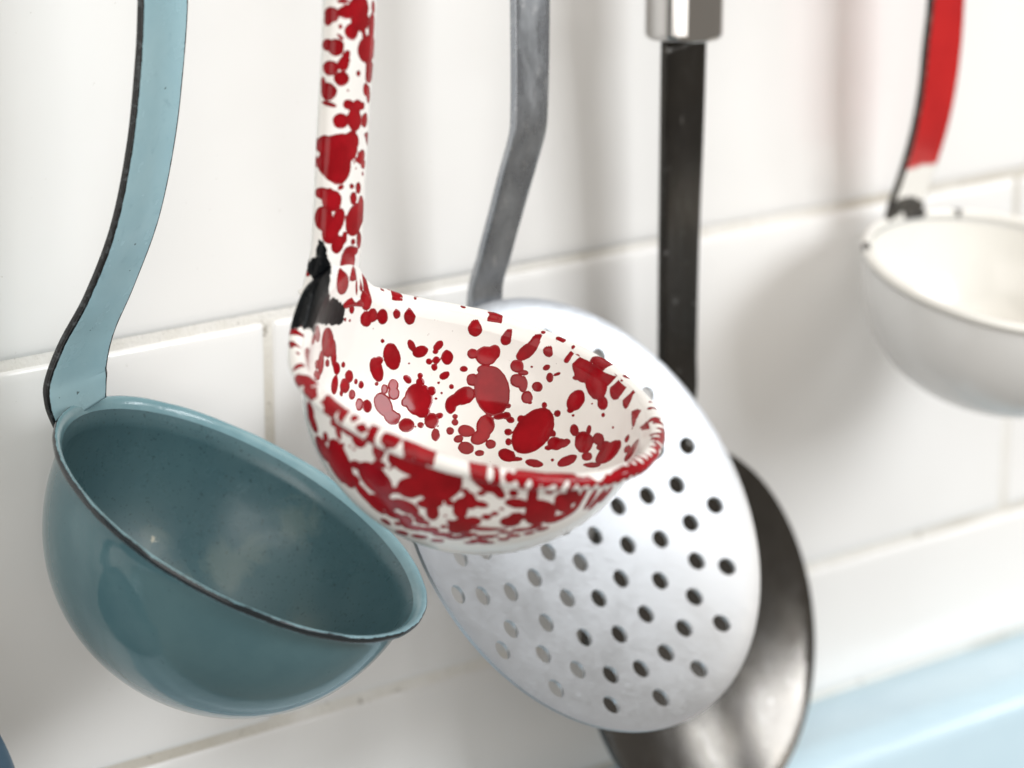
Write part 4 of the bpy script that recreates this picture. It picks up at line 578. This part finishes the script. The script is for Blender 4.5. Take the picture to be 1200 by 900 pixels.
# rolled bead
NB = 700; nb = 28
th = np.linspace(0, 2 * np.pi, NB, endpoint=False); ph = np.linspace(0, 2 * np.pi, nb, endpoint=False)
T, Pp = np.meshgrid(th, ph, indexing='ij')
fade = np.clip((dth(T) - .10) / .42, 0, 1); fade = fade * fade * (3 - 2 * fade)
mr = .0004 + .00132 * fade
mr = mr * (1 + .05 * np.sin(T * 9 + 2) + .03 * np.sin(T * 31))
R0 = rr - .0023 - (1 - fade) * .0006
Vb = RD.pt(R0 + mr * np.cos(Pp), T, +.0004 + lift(T) * .97 + mr * np.sin(Pp)).reshape(-1, 3)
i = np.arange(NB)[:, None]; j = np.arange(nb)[None]
fb = np.stack([i * nb + j, ((i + 1) % NB) * nb + j, ((i + 1) % NB) * nb + (j + 1) % nb, i * nb + (j + 1) % nb], -1).reshape(-1, 4)
sb, cb = red_attrs(Vb, 'M')
streak = np.sin(37 * T + 1.1 * Pp + 2 * np.sin(5 * T)) * np.sin(61 * T - .8 * Pp + 1) + .6 * np.sin(97 * T + .9 * Pp)
sb = sb + (.18 + .45 * np.clip(np.cos(T + .3), 0, 1)).reshape(-1) * streak.reshape(-1)
mesh_obj("rim", Vb, fb, M_SPLAT, rbowl, attrs=dict(splat=sb, chip=cb))
# handle: convex channel flaring into the back of the bowl
att = RD.pt(np.array([rr * .905]), np.array([np.pi]), np.array([.0038]))[0]
low = RD.pt(np.array([rr * .905]), np.array([np.pi]), np.array([-.0030]))[0]
mid = RD.pt(np.array([rr * .905]), np.array([np.pi]), np.array([.0005]))[0]
wl = wv(-70)
low, mid, att = low - wl * .0010, mid - wl * .0018, att - wl * .0012
RH = [low, mid, att, (-.0376, -.0731, .0262), (-.0371, -.0747, .0344), (-.0369, -.0754, .0431), (-.0367, -.0761, .0524), (-.0363, -.0770, .0647), (-.0360, -.0779, .0747), (-.0358, -.0785, .0845), (-.0357, -.0788, .098)]
P = hook_path(RH); nP = len(P)
wd = [.0160, .0190, .0204, .0186, .0156, .0146, .0146, .0148, .0150, .0152, .0150] + [.0145, .013, .011] + [.010] * (nP - 14)
tk = [.0012, .0020, .0036, .0056, .0068, .0072, .0072, .0072, .0072, .0072, .0070] + [.006, .004, .003] + [.003] * (nP - 14)
v, f, at = strap(P, wd, tk, wv(-70), sec_oval(72, 2.3), 26)
sh, ch_ = red_attrs(v, 'H')
mesh_obj("handle", v, f, M_SPLAT, red, attrs=dict(splat=sh, chip=ch_))

# ------------------------------------------------------------------ slotted skimmer
SL = Frame((0.05249, -0.05, -0.04543), (0.103, -0.825, 0.5557), -83)
sr = .0539
sn = SL.n; sh_ = unit(np.cross(V3(0, 0, 1), sn)); sv_ = np.cross(sn, sh_)
slot = thing("slotted_skimmer", "perforated aluminium skimmer with bent grey strap handle, behind the splattered ladle", "skimmer", SL.c - sv_ * sr, "skimmers hanging on the wall")
def dish_mesh(radius, depth, thick, holes, hr, c, ex, ey, n, grid=.0026, rimcurl=.0005):
    pts = []; edges = []; 
    NB_ = 220
    def ring(cx, cy, r, k):
        b = len(pts)
        for q in range(k):
            a = 2 * math.pi * q / k
            pts.append((cx + r * math.cos(a), cy + r * math.sin(a)))
        edges.extend((b + q, b + (q + 1) % k) for q in range(k))
    ring(0, 0, radius, NB_)
    for hx, hy in holes: ring(hx, hy, hr, 22)
    nh = len(pts)
    for hx, hy in holes:                      # support ring keeps the shading clean
        for q in range(22):
            a = 2 * math.pi * (q + .5) / 22; pts.append((hx + 1.22 * hr * math.cos(a), hy + 1.22 * hr * math.sin(a)))
    for q in range(NB_):
        a = 2 * math.pi * (q + .5) / NB_; pts.append(((radius - .0012) * math.cos(a), (radius - .0012) * math.sin(a)))
    H = np.array(holes) if len(holes) else np.zeros((0, 2))
    y = -radius; r_ = 0
    while y < radius:
        x = -radius + (grid / 2 if r_ % 2 else 0)
        while x < radius:
            if x * x + y * y < (radius - .0022) ** 2 and (not len(H) or np.hypot(H[:, 0] - x, H[:, 1] - y).min() > hr * 1.5):
                pts.append((x, y))
            x += grid
        y += grid * .866; r_ += 1
    vo, eo, fo, *_ = delaunay_2d_cdt([Vector(p) for p in pts], edges, [], 0, 1e-7)
    hv = np.array([(p[0], p[1]) for p in vo])
    tri = []
    for t in fo:
        cc = hv[list(t)].mean(0)
        if np.hypot(*cc) > radius * .9999: continue
        if len(H) and np.hypot(H[:, 0] - cc[0], H[:, 1] - cc[1]).min() < hr * .985: continue
        tri.append(tuple(t))
    rho = np.hypot(hv[:, 0], hv[:, 1]) / radius
    z = -depth * (1 - rho ** 2.2)
    z = z + rimcurl * np.clip((rho - .955) / .045, 0, 1) ** 2
    W = c + hv[:, :1] * ex + hv[:, 1:] * ey + z[:, None] * n
    # extrude by thickness
    cnt = {}
    for t in tri:
        for a, b in ((t[0], t[1]), (t[1], t[2]), (t[2], t[0])): cnt[(a, b)] = 1
    m_ = len(W)
    W2 = W - n * thick
    faces = list(tri) + [(t[0] + m_, t[2] + m_, t[1] + m_) for t in tri]
    # separate border verts so that the edge stays crisp
    bord = [(a, b) for (a, b) in cnt if (b, a) not in cnt]
    allv = [W, W2]; off = 2 * m_
    idx = {}
    ex_v = []
    for a, b in bord:
        for q in (a, b):
            if q not in idx:
                idx[q] = off + len(ex_v); ex_v.append(W[q]); ex_v.append(W2[q])
        faces.append((idx[a] + 1, idx[b] + 1, idx[b], idx[a]))
    if ex_v: allv.append(np.array(ex_v))
    return np.vstack(allv), faces
holes = [(0, 0)]
for rad, k, a0 in ((9.6, 6, 30), (19.1, 12, 0), (28.7, 16, 0), (38.1, 24, 0), (46.1, 18, -10)):
    for q in range(k):
        a = math.radians(a0 + 360 * q / k); holes.append((rad * .001 * math.cos(a), rad * .001 * math.sin(a)))
holes = [(x - .0006, y - .0006) for x, y in holes]
M_ALU = m_alu()
v, f = dish_mesh(sr, .0080, .0010, holes, .0023, SL.c, sh_, sv_, sn)
mesh_obj("dish", v, f, M_ALU, slot)
top = SL.c + sv_ * sr
SH = [SL.c + sv_ * (sr - .018) - sn * .0088, SL.c + sv_ * (sr - .006) - sn * .0050, (.0487, -.0183, .0015), (.0489, -.0214, .0107), (.0494, -.0252, .0219), (.0499, -.0290, .0330), (.05015, -.0317, .0405),
      (.0502, -.0324, .0450), (.0503, -.0326, .0562), (.0503, -.0326, .0718), (.0503, -.0326, .095)]
P = hook_path(SH); nP = len(P)
v, f, at = strap(P, [.0105, .0108, .0105, .0104, .0105, .0110, .0110, .0110, .0113, .0117, .012] + [.012] * (nP - 11), [.0022] * nP, wv(-83), sec_rect(6, .45, 5), 8)
mesh_obj("handle", v, f, m_strapmetal(), slot, attrs=at)

# ------------------------------------------------------------------ dark steel skimmer with ferrule
DKS = DK_PARAMS
dn = unit(DKS['n']); dc = np.array(DKS['c']); dr = DKS['r']
dh = unit(np.cross(V3(0, 0, 1), dn)); dv = np.cross(dn, dh)
M_DARK = m_darksteel("dark polished steel", 1.35, .12)
M_DARKSTRAP = m_darksteel("dark worn steel strap", .75, .5)
dark = thing("steel_spoon", "dark polished steel spoon with chrome ferrule, partly behind the perforated skimmer", "spoon", dc - dv * dr, "skimmers hanging on the wall")
v, f = dish_mesh(dr, .0085, .0011, [], .001, dc, dh * (DKS['rx'] / dr), dv, dn)
mesh_obj("dish", v, f, M_DARK, dark)
P = [dc + dv * (dr - .014) - dn * .0068, dc + dv * (dr - .004) - dn * .0022] + [np.array(q) for q in DKS['h']]
nP = len(P)
v, f, at = strap(P, [.0150, .0150] + DKS['w'], [.0022] * nP, wv(-78), sec_rect(6, .4, 7), 8)
mesh_obj("handle", v, f, M_DARKSTRAP, dark, attrs=at)
ft_ = np.array(DKS['h'][-1])
FER = Frame(ft_ + V3(0, 0, -.0005), V3(0, .0, 1.0), -80)
prof_f = [(.0002, 0), (.0070, 0), (.0088, .0003), (.0094, .0010), (.0095, .0020), (.0095, .0200), (.0092, .0215), (.0088, .022), (.0002, .022)]
v, f = lathe(FER, prof_f, 72)
mesh_obj("ferrule", v, f, m_chrome(), dark)
prof_g = [(.0002, .0222), (.0095, .0222), (.0105, .030), (.0108, .050), (.0095, .072), (.006, .079), (.0002, .080)]
v, f = lathe(FER, prof_g, 48)
grip = mesh_obj("grip", v, f, m_simple("black grip", (.03, .03, .03), .4), dark)
gt = ft_ + V3(0, 0, .078)
v, f, _ = strap([gt, gt + V3(0, -.006, .014)] + [V3(gt[0], RAIL_Y + .0062 * math.cos(a), RAIL_Z + .0062 * math.sin(a)) for a in np.radians((0, 45, 90, 135, 180))] + [V3(gt[0], RAIL_Y - .0062, RAIL_Z - .008)],
                [.003] * 8, [.003] * 8, V3(1, 0, 0), sec_oval(10, 2.0), 6)
mesh_obj("hanging_loop", v, f, M_RAIL, dark)

# ------------------------------------------------------------------ white ladle with red handle
WH = Frame((0.19843, -0.052, -0.00987), (0.0077, -0.2218, 0.9751), -88); wr = .0394
white = thing("white_ladle", "white enamel ladle with red strap handle and black chips at the joint", "ladle", WH.c - WH.n * .036, "enamel ladles hanging on the wall")
o_ = superell(wr * .985, .0365, 2.25, 50); i_ = superell(wr * .985 - .0011, .0354, 2.25, 50)
v1, f1 = lathe(WH, o_[::-1][:-1], 140); v2, f2 = lathe(WH, i_[1:], 140)
def wch(Vt):
    Vt = np.asarray(Vt); out = np.full(len(Vt), 6.0)
    for c, r in WCHIPS: out = np.minimum(out, (np.linalg.norm(Vt - np.array(c), axis=1) - r - .0009) * 1000)
    return out
wb = mesh_obj("bowl", np.vstack([v1, v2]), np.vstack([f1, f2 + len(v1)]), [m_white_enamel("white enamel outside", False), m_white_enamel("white enamel inside", True)], white,
              attrs=dict(chip=wch(np.vstack([v1, v2]))), fmat=[0] * len(f1) + [1] * len(f2))
a_ = np.radians(np.linspace(0, 360, 16, endpoint=False))
rp = [(wr * .985 - .0003 + .0012 * math.cos(q), .0000 + .0012 * math.sin(q)) for q in a_]; rp.append(rp[0])
v, f = lathe(WH, rp, 200)
mesh_obj("rim", v, f, m_white_enamel("white enamel rim", True), wb, attrs=dict(chip=wch(v)))
P = hook_path([np.array(q) for q in WHP] + [V3(.1976, -.0270, .075)]); nP = len(P)
wd = WHW[:-1] + [.0140] * (nP - len(WHW) + 1)
v, f, at = strap(P, wd, [.0020] * nP, wv(-86), sec_rect(8, .5, 7), 9)
at['chip'] = wch(v)
ARC_W = 2.15 / (nP - 1)     # the white foot of the strap ends here
mesh_obj("handle", v, f, m_red_handle(), white, attrs=at)

# ------------------------------------------------------------------ utensil at the left edge of the picture
en = unit((0.1444, -0.9146, 0.3776)); ec = np.array(EDGE_C); er = .034
eh = unit(np.cross(V3(0, 0, 1), en)); ev = np.cross(en, eh)
M_SLATE = m_simple("slate blue enamel", (.045, .085, .125), .2)
edge = thing("slate_spoon", "slate blue utensil, only its edge showing at the bottom left corner", "spoon", ec - ev * er)
v, f = dish_mesh(er, .006, .0014, [], .001, ec, eh, ev, en)
mesh_obj("dish", v, f, M_SLATE, edge)
P = [ec + ev * (er - .010) - en * .0040, ec + ev * er - en * .0012, ec + ev * (er + .012) + V3(0, -.004, .004), ec + V3(0, -.004, er + .05), ec + V3(0, -.002, er + .14)]
P = hook_path(P)
v, f, at = strap(P, [.013] * len(P), [.002] * len(P), V3(1, 0, 0), sec_rect(4, .4, 6), 7)
mesh_obj("handle", v, f, M_SLATE, edge)

clean_base()
